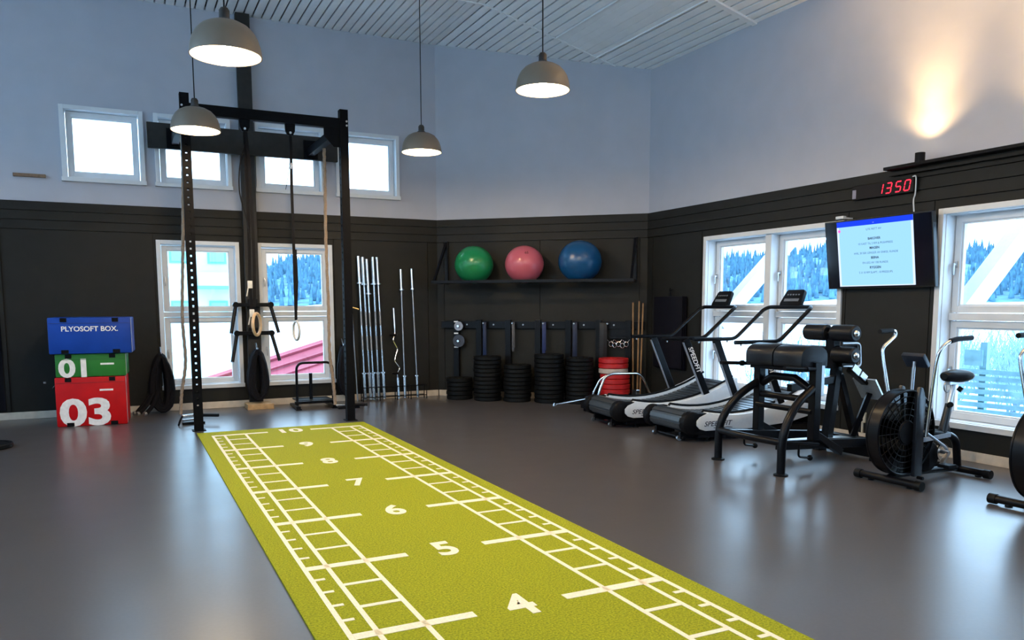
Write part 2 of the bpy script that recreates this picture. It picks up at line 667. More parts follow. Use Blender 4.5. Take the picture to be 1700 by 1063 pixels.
for a, w in RWIN:
    portal((XR + 0.23, -(a + w / 2), 1.333), (0, math.pi / 2, 0), 1.98, 2.2)
for a, w in LWIN_ADDED:
    portal((XL - 0.23, a + w / 2, 1.333), (0, -math.pi / 2, 0), 1.98, 2.2)


def board(name, p0, p1, h=0.095, t=0.016):
    p0, p1 = Vector(p0), Vector(p1)
    d = (p1 - p0).normalized()
    n = Vector((d.y, -d.x, 0))
    o = MB().beam(p0 + n * (0.019 + t / 2) + Vector((0, 0, h / 2 + 0.001)), p1 + n * (0.019 + t / 2) + Vector((0, 0, h / 2 + 0.001)), t, h).build(name, CREAM, bevel=0.003, smooth=0)
    o['kind'] = 'structure'
    return o


board('baseboard_back', (XL, YB, 0), (CA.x - 0.02, YB, 0))
board('baseboard_corner', CA + CT * 0.02, CB - CT * 0.02)
board('baseboard_right', (XR, CB.y - 0.02, 0), (XR, YR + 0.05, 0))
board('baseboard_left', (XL, YR + 0.05, 0), (XL, YB - 0.05, 0))

# ceiling: ribbed white decking, flat, then falling towards the right wall
mb = MB()
mb.prism([(XL - 0.2, ZC + 0.05), (XS, ZC + 0.05), (XR + 0.3, ZC + 0.05 - SL * (XR + 0.3 - XS)), (XR + 0.3, ZC + 0.3), (XL - 0.2, ZC + 0.3)],
         (0, YR - 0.2, 0), (1, 0, 0), (0, 0, 1), (0, YB - YR + 0.5, 0))
ce = mb.build('ceiling', VOID, smooth=0)
ce['kind'] = 'structure'
secs = [(10.81, YB + 0.02), (8.34, 10.79), (YR, 8.32)]
PITCH = 0.125
ang = math.atan(SL)
for si, (a, b) in enumerate(secs):
    me = {}
    for wd in (0.102, 0.1215):
        me[wd] = MB().box(-wd / 2, wd / 2, a, b, 0.0, 0.03).mesh('slat', SLAT, bevel=0.004, smooth=0)
    k = 0
    x = XS - PITCH / 2
    while x > XL:
        o = link('slat', me[0.102], ce, (x, 0, ZC))
        x -= PITCH
    u = PITCH / 2
    L = (XR - XS) / math.cos(ang)
    while u < L + 0.02:
        xx = XS + u * math.cos(ang)
        wd = 0.1215 if (si == 1 and 4.85 < xx < 5.5) else 0.102
        o = link('slat', me[wd], ce, (xx, 0, ZC - u * math.sin(ang)))
        o.rotation_euler = (0, ang, 0)
        u += PITCH
for yj, wj, tj in ((8.33, 0.075, 0.022), (10.80, 0.035, 0.010)):
    MB().box(XL, XS, yj - wj / 2, yj + wj / 2, ZC - tj, ZC + 0.02).build('joint_strip', SLAT, ce, smooth=0)
    MB().beam((XS, yj, ZC - tj / 2 + 0.005), (XR, yj, ZC - tj / 2 + 0.005 - SL * (XR - XS)), wj, tj + 0.01).build('joint_strip', SLAT, ce, smooth=0)
for xx in (4.85, 5.53):
    zz = ZC - SL * (xx - XS)
    MB().beam((xx, 8.36, zz - 0.006), (xx, 10.78, zz - 0.006), 0.022, 0.016).build('joint_strip', SLAT, ce, smooth=0)

# ------------------------------------------------------------------ outdoors (seen through the glass)
SNOW = M('snow', (0.86, 0.90, 0.95), 0.8, var=0.06, scale=0.4)
FOREST_HAZE = M('hazed_hill_forest', (0.07, 0.18, 0.27), 0.9, var=0.5, scale=0.6)  # distance haze mixed into the hill colour
SPRUCE_HAZE = M('spruce', (0.055, 0.155, 0.24), 0.9, var=0.4, scale=2.0)  # blue of the far haze is part of this colour
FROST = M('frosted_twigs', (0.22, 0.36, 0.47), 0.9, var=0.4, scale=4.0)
REDROOF = M('red_metal_roof', (0.33, 0.05, 0.075), 0.6, var=0.1, scale=3)
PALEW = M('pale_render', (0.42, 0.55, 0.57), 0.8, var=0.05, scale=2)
TEAL = M('teal_trim', (0.10, 0.36, 0.38), 0.6)
STRUT = M('white_timber', (0.80, 0.84, 0.88), 0.6, var=0.04)
FENCEW = M('grey_fence_board', (0.22, 0.40, 0.44), 0.8, var=0.2, scale=6)


def ground_z(x, y):
    back = max(0.0, min(1.0, (y - 13.5) / 6.0))
    return -0.25 - 2.2 * back + 0.10 * math.sin(x * 0.7) * math.cos(y * 0.5)


gv, gf = [], []
NG = 48
for j in range(NG + 1):
    for i in range(NG + 1):
        x = -60 + 150 * i / NG
        y = -45 + 150 * j / NG
        gv.append((x, y, ground_z(x, y) - (0.4 if (XL - 1 < x < XR + 1 and YR - 1 < y < YB + 1) else 0)))
for j in range(NG):
    for i in range(NG):
        k = j * (NG + 1) + i
        gf.append((k, k + 1, k + NG + 2, k + NG + 1))
g = MB()
g.add(gv, gf)
go = g.build('ground', SNOW)
go['kind'] = 'structure'

NA, NR = 120, 8
def hill_pt(a, t):
    top = 8.2 + 1.6 * math.sin(a * 5.0 + 1.0) + 0.9 * math.sin(a * 11.0) + 0.4 * math.sin(a * 29.0)
    top += -2.4 if a > 1.05 else 1.6
    rad = 62 + 62 * t
    z = -2.6 + (top + 2.6) * (t ** 0.75)
    return Vector((rad * math.cos(a), rad * math.sin(a), z))
T0 = 0.27


def slope(name, t0, t1, nr, mat):
    vv, ff = [], []
    for i in range(NA + 1):
        a = R(-40) + R(175) * i / NA
        for j in range(nr + 1):
            vv.append(hill_pt(a, t0 + (t1 - t0) * j / nr))
    for i in range(NA):
        for j in range(nr):
            k = i * (nr + 1) + j
            ff.append((k, k + 1, k + nr + 2, k + nr + 1))
    q = MB()
    q.add(vv, ff)
    o_ = q.build(name, mat)
    o_['kind'] = 'structure'
    return o_


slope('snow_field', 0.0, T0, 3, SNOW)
slope('hill', T0, 1.0, NR, FOREST_HAZE)


def cone_field(name, label, n, fn, hmin, hmax, mat, seg=5):
    mb = MB()
    for _ in range(n):
        p = fn()
        h = random.uniform(hmin, hmax)
        r = h * random.uniform(0.13, 0.2)
        vs_ = [p + Vector((r * math.cos(k * 6.283 / seg), r * math.sin(k * 6.283 / seg), 0)) for k in range(seg)] + [p + Vector((0, 0, h))]
        mb.add(vs_, [(k, (k + 1) % seg, seg) for k in range(seg)])
    o = mb.build(name, mat, smooth=0)
    tag(o, label, 'trees', kind='stuff')
    return o


cone_field('spruce_forest', 'spruce forest tinted haze blue covering the far hillside outside', 9000,
           lambda: hill_pt(random.uniform(R(-30), R(120)), random.uniform(T0, 1.0)), 0.9, 2.1, SPRUCE_HAZE)


def twig_field(name, label, n, fn, mat):
    mb = MB()
    for _ in range(n):
        p = fn()
        h = random.uniform(0.5, 1.6)
        for _k in range(7):
            d = Vector((random.uniform(-0.55, 0.55), random.uniform(-0.55, 0.55), 1)) * h * random.uniform(0.5, 1.0)
            x, y = perp(d)
            r = 0.011
            m_ = p + d * 0.5 + Vector((random.uniform(-0.1, 0.1), random.uniform(-0.1, 0.1), 0))
            vs_ = []
            for q, rr in ((p, r), (m_, r * 0.7), (p + d, r * 0.3)):
                for c in range(3):
                    vs_.append(q + (x * math.cos(c * 2.09) + y * math.sin(c * 2.09)) * rr)
            mb.add(vs_, [(c + o_, (c + 1) % 3 + o_, (c + 1) % 3 + 3 + o_, c + 3 + o_) for o_ in (0, 3) for c in range(3)])
    o = mb.build(name, mat, smooth=0)
    tag(o, label, 'bushes', kind='stuff')
    return o


def fr_pos():
    x = random.uniform(11.5, 24)
    y = random.uniform(3.0, 14.0) if random.random() < 0.7 else random.uniform(3, 26)
    return Vector((x, y, ground_z(x, y)))


def bank_z(x, y):
    return ground_z(x, y)


twig_field('frosted_bushes', 'frost covered bare bushes outside the right hand windows', 1500, fr_pos, FROST)

# red shed roof below the back windows
r = T('shed', 'low shed with a red sheet metal roof outside the back windows', 'shed', (0, 0, 0))
mb = MB()
p0, p1 = Vector((-0.5, 20.0, -0.56)), Vector((6.2, 20.0, 1.44))
q0, q1 = Vector((-0.5, 16.6, -1.9)), Vector((6.2, 16.6, -0.4))
nrm = (p1 - p0).cross(q0 - p0).normalized()
if nrm.z < 0:
    nrm = -nrm
mb.add([p0, p1, q1, q0, p0 - nrm * 0.06, p1 - nrm * 0.06, q1 - nrm * 0.06, q0 - nrm * 0.06],
       [(0, 1, 2, 3), (7, 6, 5, 4), (0, 4, 5, 1), (1, 5, 6, 2), (2, 6, 7, 3), (3, 7, 4, 0)])
mb.build('roof', REDROOF, r, smooth=0)
for k in range(9):
    t = (k + 0.5) / 9
    MB().beam(p0.lerp(q0, t) + nrm * 0.02, p1.lerp(q1, t) + nrm * 0.02, 0.05, 0.05, nrm).build('roof_seam', REDROOF, r, smooth=0)
MB().box(-0.3, 6.0, 17.0, 19.9, -2.9, -1.9).build('wall', PALEW, r, smooth=0)

# pale block of flats behind
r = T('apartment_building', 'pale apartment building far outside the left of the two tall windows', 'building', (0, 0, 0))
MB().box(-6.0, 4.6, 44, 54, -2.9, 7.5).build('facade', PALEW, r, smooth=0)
for fx in (-4.2, -1.6, 1.8, 3.6):
    for fz in (0.7, 3.6, 6.1):
        w = MB().box(fx - 0.45, fx + 0.45, 43.93, 43.99, fz, fz + 1.0).build('window', TEAL, r, smooth=0)
        MB().box(fx - 0.36, fx + 0.36, 43.90, 43.93, fz + 0.09, fz + 0.91).build('pane', M('far_glass', (0.16, 0.40, 0.46), 0.2), w, smooth=0)
MB().box(2.6, 4.4, 42.7, 43.99, 2.3, 2.45).build('balcony', TEAL, r, smooth=0)
MB().box(2.6, 4.4, 42.7, 42.76, 2.45, 3.1).build('balcony_rail', PALEW, r, smooth=0)

# eaves struts and purlin outside the right wall
for yy, lab in ((9.3, 'white diagonal timber strut outside the double window behind the treadmills'), (5.86, 'white diagonal timber strut outside the window at the right edge')):
    r = T('eaves_strut', lab, 'strut', (XR, yy, 0), group='struts under the eaves')
    MB().beam((0.36, 0, 1.20), (2.35, 0, 3.02), 0.16, 0.20).build('brace', STRUT, r, smooth=0)
    MB().beam((0.27, 0, 3.05), (2.5, 0, 3.05), 0.16, 0.16).build('tie', STRUT, r, smooth=0)
o = MB().box(XR + 2.2, XR + 2.36, -4, 14.5, 3.14, 3.34).build('eaves_purlin', STRUT, smooth=0)
tag(o, 'long white timber purlin carried by the struts outside the right wall', 'beam')

r = T('garden_fence', 'pale board fence with a tall post outside the window at the right edge', 'fence', (9.0, 7.0, -0.3), R(8))
MB().box(-0.04, 0.04, -0.04, 0.04, 0, 1.28).build('post', FENCEW, r, smooth=0)
MB().box(-0.04, 0.04, 0.55, 0.61, 0, 1.0).build('post', FENCEW, r, smooth=0)
MB().box(-0.04, 0.04, -0.57, -0.51, 0, 0.95).build('post', FENCEW, r, smooth=0)
for k in range(8):
    MB().box(-0.065, -0.042, -0.58, 0.62, 0.28 + 0.085 * k, 0.28 + 0.085 * k + 0.06).build('slat', FENCEW, r, smooth=0)
MB().box(-0.07, -0.042, 0.0, 0.22, 0.98, 1.18).build('sign_board', FENCEW, r, smooth=0)

# ------------------------------------------------------------------ turf track
tr = T('turf_track', 'long green turf sprint track with white numbered metre lines on the dark floor', 'turf mat', (0, 0, 0))
MB().box(-0.14, 1.818, -0.4, 10.31, 0.0005, 0.010).build('turf_pile', TURF, tr, smooth=0)
ZL0, ZL1 = 0.010, 0.0122
line_cache = {}


def line(x0, x1, y0, y1):
    key = (round(x1 - x0, 4), round(y1 - y0, 4))
    if key not in line_cache:
        line_cache[key] = MB().box(0, key[0], 0, key[1], 0, ZL1 - ZL0).mesh('painted_line', PAINT, smooth=0)
    link('painted_line', line_cache[key], tr, (x0, y0, ZL0))


TW_ = 1.690
LO = 0.026
for side in (0, 1):
    def XX(a, b):
        return (a, b) if side == 0 else (TW_ - b, TW_ - a)
    for c, wd in ((0.004, 0.026), (0.127, 0.026), (0.352, 0.026)):
        a, b = XX(c - wd / 2, c + wd / 2)
        line(a, b, 0.0, 10.03)
    for n in range(0, 11):
        a, b = XX(0.018, 0.600)
        line(a, b, n - 0.032, n + 0.032)
        if n == 10:
            continue
        for k in (1, 2, 3, 4):
            a, b = XX(0.017, 0.072)
            line(a, b, n + 0.2 * k - 0.014, n + 0.2 * k + 0.014)
        for k in (1, 2):
            a, b = XX(0.140, 0.339)
            line(a, b, n + k / 3 - 0.016, n + k / 3 + 0.016)
for n in range(4, 11):
    me = text_mesh(str(n), 0.36, bold=0.028, depth=0.0011, mat=PAINT, xs=0.80 if n < 10 else 0.86)
    o = link('painted_number', me, tr, (0.845, n, ZL0 + 0.0012))

# ------------------------------------------------------------------ timber post and beam on the back wall
o = MB().box(0.757, 0.945, YB - 0.13, YB - 0.032, 0.0, 5.498).build('timber_post', TIMBER, bevel=0.004, smooth=0)
tag(o, 'tall dark timber post up the back wall between the two tall windows', 'post')
o = MB().box(-0.432, 2.118, YB - 0.19, YB - 0.132, 3.57, 3.905).build('timber_beam', TIMBER, bevel=0.004, smooth=0)
tag(o, 'wide dark timber beam across the middle of the high windows', 'beam')

# ------------------------------------------------------------------ pull-up rig
RY = 10.58
rig = T('pull_up_rig', 'tall black steel pull-up rig at the far end of the turf', 'rig', (0, RY, 0))
XA, XB, HZ, HB = -0.095, 1.722, 3.85, 0.05


def upright(xc, turn=False):
    mb = MB()
    hs, hw = 0.083, 0.0135
    z = 0.30
    holes = []
    while z < HZ - 0.15:
        holes.append((xc - hw, xc + hw, z - hw, z + hw))
        z += hs
    # faces towards the room and towards the wall carry the holes
    for y0 in (-HB, HB - 0.006):
        xs_ = [xc - HB, xc - hw, xc + hw, xc + HB]
        mb.box(xs_[0], xs_[1], y0, y0 + 0.006, 0, HZ)
        mb.box(xs_[2], xs_[3], y0, y0 + 0.006, 0, HZ)
        zz = 0
        for h in holes:
            mb.box(xs_[1], xs_[2], y0, y0 + 0.006, zz, h[2])
            zz = h[3]
        mb.box(xs_[1], xs_[2], y0, y0 + 0.006, zz, HZ)
    mb.box(xc - HB, xc - HB + 0.006, -HB + 0.006, HB - 0.006, 0, HZ)
    mb.box(xc + HB - 0.006, xc + HB, -HB + 0.006, HB - 0.006, 0, HZ)
    mb.box(xc - HB, xc + HB, -HB, HB, HZ, HZ + 0.012)
    if turn:
        mb.v = [(xc + q[1], -(q[0] - xc), q[2]) for q in mb.v]
    return mb.build('upright', RIGPAINT, rig, smooth=0)


upright(XA)
upright(XB, True)
MB().box(XA + HB, XB - HB, -0.045, 0.045, 3.635, 3.755).build('crossbar', RIGPAINT, rig, bevel=0.004, smooth=0)
for xc, s in ((XA, 1), (XB, -1)):
    MB().prism([(0, 0), (s * 0.20, 0), (s * 0.20, -0.10), (s * 0.08, -0.23), (0, -0.23)], (xc + s * HB, -0.035, 3.635), (1, 0, 0), (0, 0, 1), (0, 0.008, 0)).build('gusset', RIGPAINT, rig, smooth=0)
    MB().box(xc - 0.045, xc + 0.045, HB, YB - 0.192 - RY, 3.62, 3.73).build('wall_arm', RIGPAINT, rig, bevel=0.004, smooth=0)
    MB().box(xc - 0.10, xc + 0.10, YB - 0.205 - RY, YB - 0.1915 - RY, 3.575, 3.84).build('wall_plate', RIGPAINT, rig, smooth=0)
    MB().box(xc - 0.075, xc + 0.075, -0.075, 0.075, 0.0, 0.008).build('foot_plate', RIGPAINT, rig, smooth=0)
    for zz in (3.67, 3.72):
        MB().cyl((xc - s * 0.03, -HB - 0.014, zz), (xc - s * 0.03, -HB, zz), 0.012, 8).build('bolt', STEEL, rig)
for xh in (0.552, 1.075):
    mb = MB()
    mb.prism([(-0.06, 0), (0.06, 0), (0.055, -0.09), (0.03, -0.14), (-0.03, -0.14), (-0.055, -0.09)], (xh, -0.02, 3.64), (1, 0, 0), (0, 0, 1), (0, 0.04, 0))
    mb.build('anchor_bracket', RIGPAINT, rig, smooth=0)
    MB().cyl((xh, -0.03, 3.53), (xh, 0.03, 3.53), 0.014, 8).build('anchor_pin', STEEL, rig)

# hanging ring straps
STRAP = M('black_webbing', (0.004, 0.004, 0.006), 0.8, spec=0.2, var=0.3, scale=120)


def torus(mb, c, R1, R2, r, nrm, seg=28, ts=8):
    c = Vector(c)
    x, y = perp(Vector(nrm))
    # keep y as upright as possible
    n = Vector(nrm).normalized()
    upz = Vector((0, 0, 1))
    y = (upz - n * upz.dot(n)).normalized()
    x = y.cross(n)
    pts = [c + x * R1 * math.cos(2 * math.pi * k / seg) + y * R2 * math.sin(2 * math.pi * k / seg) for k in range(seg)]
    return mb.tube(pts, r, ts, closed=True)


r = T('ring_strap', 'long black strap with a pale gymnastic ring hanging over the right tall window', 'ring strap', (1.075, RY, 0))
MB().ribbon([(0, 0, 3.52), (0.005, 0, 3.40), (-0.002, 0, 2.9), (0.0, 0, 2.2), (0.0, 0, 1.30)], 0.035, 0.006, (1, 0.2, 0)).build('strap', STRAP, r)
MB().ribbon([(0.022, 0.012, 2.15), (0.028, 0.012, 1.75), (0.0, 0.012, 1.28)], 0.03, 0.005, (1, 0.2, 0)).build('strap', STRAP, r)
MB().ribbon(spline([(0, 0, 3.15), (-0.03, 0, 3.10), (-0.045, -0.01, 3.0), (-0.075, -0.01, 2.86)]), 0.02, 0.004, (0.3, 1, 0)).build('strap_tail', STRAP, r)
MB().box(-0.022, 0.022, -0.008, 0.016, 3.11, 3.18).build('buckle', STEEL, r, bevel=0.003)
torus(MB(), (0, 0.0, 1.16), 0.115, 0.115, 0.016, (0.95, 0.12, 0)).build('ring', M('grey_ring_plastic', (0.52, 0.50, 0.48), 0.45), r)

r = T('ring_strap', 'black straps with buckles and a wooden ring hanging in front of the timber post', 'ring strap', (0.552, RY, 0))
MB().ribbon([(0, 0, 3.52), (0.0, 0, 3.0), (0.005, 0, 2.4), (-0.005, 0, 1.74)], 0.038, 0.006, (1, 0.2, 0)).build('strap', STRAP, r)
MB().ribbon(spline([(0.01, -0.01, 3.5), (0.03, -0.01, 3.2), (0.045, -0.01, 2.6), (0.05, -0.01, 2.0), (0.035, -0.01, 1.45)]), 0.036, 0.006, (1, 0.2, 0)).build('strap', STRAP, r)
MB().tube(spline([(-0.005, -0.015, 3.35), (-0.07, -0.015, 3.1), (-0.085, -0.015, 2.8), (-0.02, -0.015, 2.5), (0.02, -0.015, 2.25)]), 0.008, 6).build('cord', STRAP, r)
for zz, xx in ((1.72, -0.005), (1.38, 0.005)):
    MB().box(xx - 0.028, xx + 0.028, -0.012, 0.012, zz - 0.045, zz + 0.045).build('buckle', M('pale_buckle', (0.66, 0.64, 0.60), 0.4), r, bevel=0.006)
    MB().ribbon([(xx - 0.02, -0.01, zz - 0.02), (xx - 0.045, -0.012, zz - 0.14)], 0.014, 0.003, (1, 0.2, 0)).build('strap_tail', M('pale_webbing', (0.6, 0.58, 0.55), 0.7), r)
MB().ribbon([(-0.005, 0, 1.70), (0.0, 0, 1.40)], 0.036, 0.006, (1, 0.2, 0)).build('strap', STRAP, r)
torus(MB(), (0.055, 0, 1.245), 0.13, 0.13, 0.019, (0.88, -0.47, 0)).build('ring', M('birch_ring', (0.60, 0.42, 0.26), 0.5, var=0.15, scale=20), r)

# climbing ropes hanging from the wall arms


def rope(name, lab, pts, rad, group=None, mat=MANILA):
    P = spline(pts, 10)
    mb = MB()
    # three-strand lay
    n = len(P)
    tw = 0.0
    core = mb.tube(P, rad * 0.82, 8)
    for s in range(3):
        Q = []
        for i in range(n):
            t = (P[min(i + 1, n - 1)] - P[max(i - 1, 0)]).normalized()
            x, y = perp(t)
            a = 2 * math.pi * s / 3 + i * 0.9
            Q.append(P[i] + (x * math.cos(a) + y * math.sin(a)) * rad * 0.5)
        mb.tube(Q, rad * 0.55, 6)
    o = mb.build(name, mat)
    return tag(o, lab, 'rope', group)


rope('climbing_rope', 'pale climbing rope hanging beside the left upright of the rig', [(-0.06, 11.7, 3.62), (-0.062, 11.7, 3.2), (-0.09, 11.7, 2.5), (-0.122, 11.7, 1.9), (-0.150, 11.7, 1.3), (-0.137, 11.7, 0.75), (-0.20, 11.7, 0.35), (-0.225, 11.7, 0.06)], 0.021, 'climbing ropes')
rope('climbing_rope', 'pale climbing rope hanging beside the right upright of the rig', [(1.762, 11.8, 3.62), (1.762, 11.8, 3.2), (1.753, 11.8, 2.4), (1.763, 11.8, 1.5), (1.762, 11.8, 0.8), (1.80, 11.8, 0.4), (1.82, 11.8, 0.06)], 0.024, 'climbing ropes')

# low foot bars
r = T('floor_bar', 'chrome and black foot bar on the floor by the left upright', 'bar', (-0.24, 11.12, 0), group='foot bars of the rig')
MB().cyl((0.0, 0.0, 0.11), (0.25, 0.12, 0.11), 0.018, 10).build('chrome_tube', CHROME, r)
MB().cyl((0.0, 0.03, 0.055), (0.24, 0.14, 0.055), 0.014, 10).build('chrome_tube', CHROME, r)
MB().cyl((0.22, 0.10, 0.10), (0.42, -0.02, 0.10), 0.020, 10).build('grip', BLACKM, r)
MB().tube(fillet([(0.0, 0.0, 0.11), (-0.03, -0.02, 0.06), (-0.05, -0.08, 0.012)], 0.03), 0.012, 8).build('hook', BLACK, r)
MB().box(0.0, 0.26, 0.0, 0.12, 0.0, 0.03).build('base', BLACK, r, smooth=0)
r = T('floor_bar', 'black foot bar on the floor behind the right upright', 'bar', (1.95, 11.75, 0), group='foot bars of the rig')
MB().cyl((0.0, 0.0, 0.05), (0.30, -0.10, 0.05), 0.020, 10).build('grip', BLACKM, r)
MB().cyl((-0.12, 0.04, 0.05), (0.0, 0.0, 0.05), 0.016, 10).build('chrome_tube', CHROME, r)
MB().box(-0.1, 0.2, -0.05, 0.03, 0.0, 0.03).build('base', BLACK, r, smooth=0)

# dip bars on the timber post
for zz, lab in ((1.48, 'upper black steel dip bar with two drooping arms on the timber post'), (1.075, 'lower black steel dip bar with two drooping arms on the timber post')):
    r = T('dip_bar', lab, 'dip bar', (0.842, YB - 0.135, zz), group='dip bars on the post')
    MB().box(-0.24, 0.24, -0.075, -0.02, -0.028, 0.028).build('crosspiece', BLACK, r, bevel=0.004, smooth=0)
    MB().box(-0.07, 0.07, -0.022, -0.001, -0.08, 0.08).build('mount', BLACK, r, smooth=0)
    for s in (-1, 1):
        MB().cyl((s * 0.24, -0.10, 0.0), (s * 0.24, -0.0, 0.0), 0.042, 14).build('hub', BLACK, r)
        mb = MB().tube([(s * 0.24, -0.06, -0.01), (s * 0.325, -0.16, -0.40)], [0.027, 0.024], 12)
        mb.build('arm', BLACK, r)

# battle ropes hung in hanks


def hank(lab, loc, w, h, n, rr, tail=None, seed=1, drop=0.0):
    r = T('battle_rope', lab, 'rope', loc, group='battle ropes hung on the back wall')
    rnd = random.Random(seed)
    for k in range(n):
        f = 0.35 + 0.65 * (k + 0.6) / n
        ww, dy = w * f, -0.03 - 0.085 * (k % 3) * 1.0
        top = h - 0.0 - 0.02 * (k % 2)
        bot = max(rr + 0.002, rr + 0.01 + (1 - f) * 0.10 + drop)
        cx = rnd.uniform(-0.015, 0.015)
        pts = []
        for a in range(26):
            t = 2 * math.pi * a / 26
            sx, sz = math.cos(t), math.sin(t)
            wid = ww * (0.80 - 0.20 * sz)
            z = (top + bot) / 2 + (top - bot) / 2 * sz
            pts.append((cx + sx * wid + rnd.uniform(-0.004, 0.004), dy + rnd.uniform(-0.012, 0.012), z))
        MB().tube(pts, rr, 7, closed=True).build('coil', ROPE, r)
    MB().tube(fillet([(0, 0.0, h + 0.10), (0, -0.10, h + 0.02), (0, -0.14, h - 0.02), (0, -0.16, h + 0.04)], 0.03), 0.010, 8).build('hook', STEEL, r)
    for p, q in (tail or []):
        MB().tube(spline([p, ((p[0] + q[0]) / 2, (p[1] + q[1]) / 2 - 0.02, max(rr + 0.002, (p[2] + q[2]) / 2 - 0.05)), q], 6), rr, 8).build('rope_end', ROPE, r)
        d = (Vector(q) - Vector(p)).normalized()
        MB().cyl(Vector(q), Vector(q) + Vector((d.x, d.y, 0)).normalized() * 0.04, rr * 1.05, 8).build('end_cap', M('pale_heatshrink', (0.2, 0.2, 0.21), 0.4), r)
    return r


hank('big black battle rope hank hung left of the tall windows, ends splayed on the floor', (-0.40, YB - 0.09, 0), 0.175, 0.80, 12, 0.026,
     [((-0.05, -0.12, 0.5), (-0.34, -0.22, 0.03)), ((-0.07, -0.16, 0.4), (-0.30, -0.28, 0.03)), ((-0.04, -0.2, 0.35), (-0.22, -0.33, 0.03))], 3)
hank('black battle rope hank hanging on the timber post above the wooden block', (0.862, YB - 0.16, 0.0), 0.165, 0.83, 14, 0.026, None, 5, drop=0.085)
hank('black battle rope hank half hidden by the right upright of the rig', (2.135, YB - 0.06, 0.0), 0.11, 0.86, 9, 0.024, None, 8, drop=0.09)
o = MB().box(0.678, 1.038, YB - 0.46, YB - 0.14, 0.0, 0.075).build('wooden_block', WOOD, bevel=0.004, smooth=0)
tag(o, 'short light wooden block on the floor under the hanging battle rope', 'wood block')

# push sled
r = T('push_sled', 'small black push sled with an arched handle below the right tall window', 'sled', (1.575, 11.95, 0))
MB().tube(fillet([(-0.255, 0, 0.06), (-0.255, 0, 0.66), (0.255, 0, 0.66), (0.255, 0, 0.06)], 0.11, 6), 0.018, 10).build('push_handle', BLACK, r)
MB().cyl((-0.03, 0.14, 0.12), (-0.03, 0.14, 0.50), 0.024, 12).build('weight_post', BLACK, r)
MB().box(-0.29, 0.27, -0.03, 0.03, 0.075, 0.115).build('crossbar', BLACK, r, bevel=0.004, smooth=0)
MB().box(-0.25, 0.25, 0.02, 0.40, 0.105, 0.125).build('deck', BLACK, r, bevel=0.003, smooth=0)
for s in (-1, 1):
    MB().box(s * 0.255 - 0.03, s * 0.255 + 0.03, -0.09, 0.42, 0.012, 0.05).build('runner', BLACK, r, bevel=0.006, smooth=0)
    MB().box(s * 0.255 - 0.04, s * 0.255 + 0.04, -0.11, -0.02, 0.0, 0.014).build('ski', BLACK, r, bevel=0.003, smooth=0)

# barbells standing in a floor holder
BX = [(2.419, 2.433, 2.212, 0), (2.465, 2.519, 2.195, 0), (2.548, 2.575, 2.17, 1), (2.624, 2.653, 2.199, 0), (2.709, 2.739, 2.201, 0), (3.09, 3.073, 2.025, 2), (3.267, 3.282, 2.038, 2)]
blabs = ['leftmost of the five tall chrome barbells leaning on the back wall', 'second from left of the five tall chrome barbells', 'middle one of the five tall chrome barbells, collar set lower',
         'fourth from left of the five tall chrome barbells', 'rightmost of the five tall chrome barbells', 'left one of the two thin barbells standing apart', 'right one of the two thin barbells standing apart']
for bi, ((xt, xb, zt, kind), lab) in enumerate(zip(BX, blabs)):
    yb_, yt_ = YB - 0.24, YB - 0.075 - (0.075 if bi in (1, 3) else 0.0)
    r = T('barbell', lab, 'barbell', (xb, yb_, 0.022), group='barbells standing by the back wall')
    d = Vector((xt - xb, yt_ - yb_, zt - 0.022))
    Lb = d.length
    d.normalize()
    sr = 0.026 if kind != 2 else 0.023
    s1, s2 = 0.40, Lb - (0.40 if kind == 0 else 0.52 if kind == 1 else 0.31)
    if kind == 2:
        s1 = 0.33
    MB().tube([d * 0.02, d * (Lb - 0.02)], 0.0145 if kind != 2 else 0.0105, 10).build('shaft', STEEL if kind == 2 else CHROME, r)
    for a, b in ((0.0, s1), (s2, Lb)):
        MB().tube([d * a, d * b], sr, 12).build('sleeve', CHROME, r)
    for a in (s1, s2 - 0.02):
        MB().tube([d * a, d * (a + 0.02)], sr * 1.85, 12).build('collar', CHROME, r)
    for a in (0.45, 0.62):
        MB().tube([d * (Lb * (a - 0.1)), d * (Lb * a)], 0.0155 if kind != 2 else 0.0115, 10).build('knurling', M('knurled_steel', (0.35, 0.37, 0.40), 0.45, 1.0, bump=0.3, scale=300), r)
r = T('curl_bar', 'short black and chrome curl bar standing between the barbells', 'curl bar', (2.97, YB - 0.24, 0.012), group='barbells standing by the back wall')
d = Vector((-0.01, 0.16, 1.43)).normalized()
px_ = Vector((1, 0, 0))
pts = [d * 0.0, d * 0.40, d * 0.48 + px_ * 0.05, d * 0.60 - px_ * 0.035, d * 0.78 + px_ * 0.03, d * 0.92 - px_ * 0.04, d * 1.02, d * 1.40]
MB().tube(fillet(pts, 0.03), 0.013, 8).build('shaft', CHROME, r)
MB().tube([d * 0.0, d * 0.33], 0.021, 10).build('sleeve', CHROME, r)
MB().tube([d * 1.1, d * 1.42], 0.018, 10).build('sleeve', CHROME, r)
for a in (0.40, 1.0):
    torus(MB(), d * a + px_ * -0.03, 0.045, 0.045, 0.016, d).build('grip_ring', BLACKM, r)
r = T('thin_pole', 'thin pole leaning on the wall just right of the rig upright', 'pole', (2.325, YB - 0.20, 0.006))
MB().tube([(0, 0, 0), (-0.05, 0.14, 2.16)], 0.011, 8).build('pole', STEEL, r)
MB().tube([(-0.03, 0.05, 1.43), (0.06, 0.03, 1.40)], 0.012, 8).build('peg', M('brass', (0.55, 0.42, 0.2), 0.35, 1.0), r)
r = T('bar_holder', 'low black steel floor frame holding the feet of the barbells', 'rack', (2.85, YB - 0.24, 0))
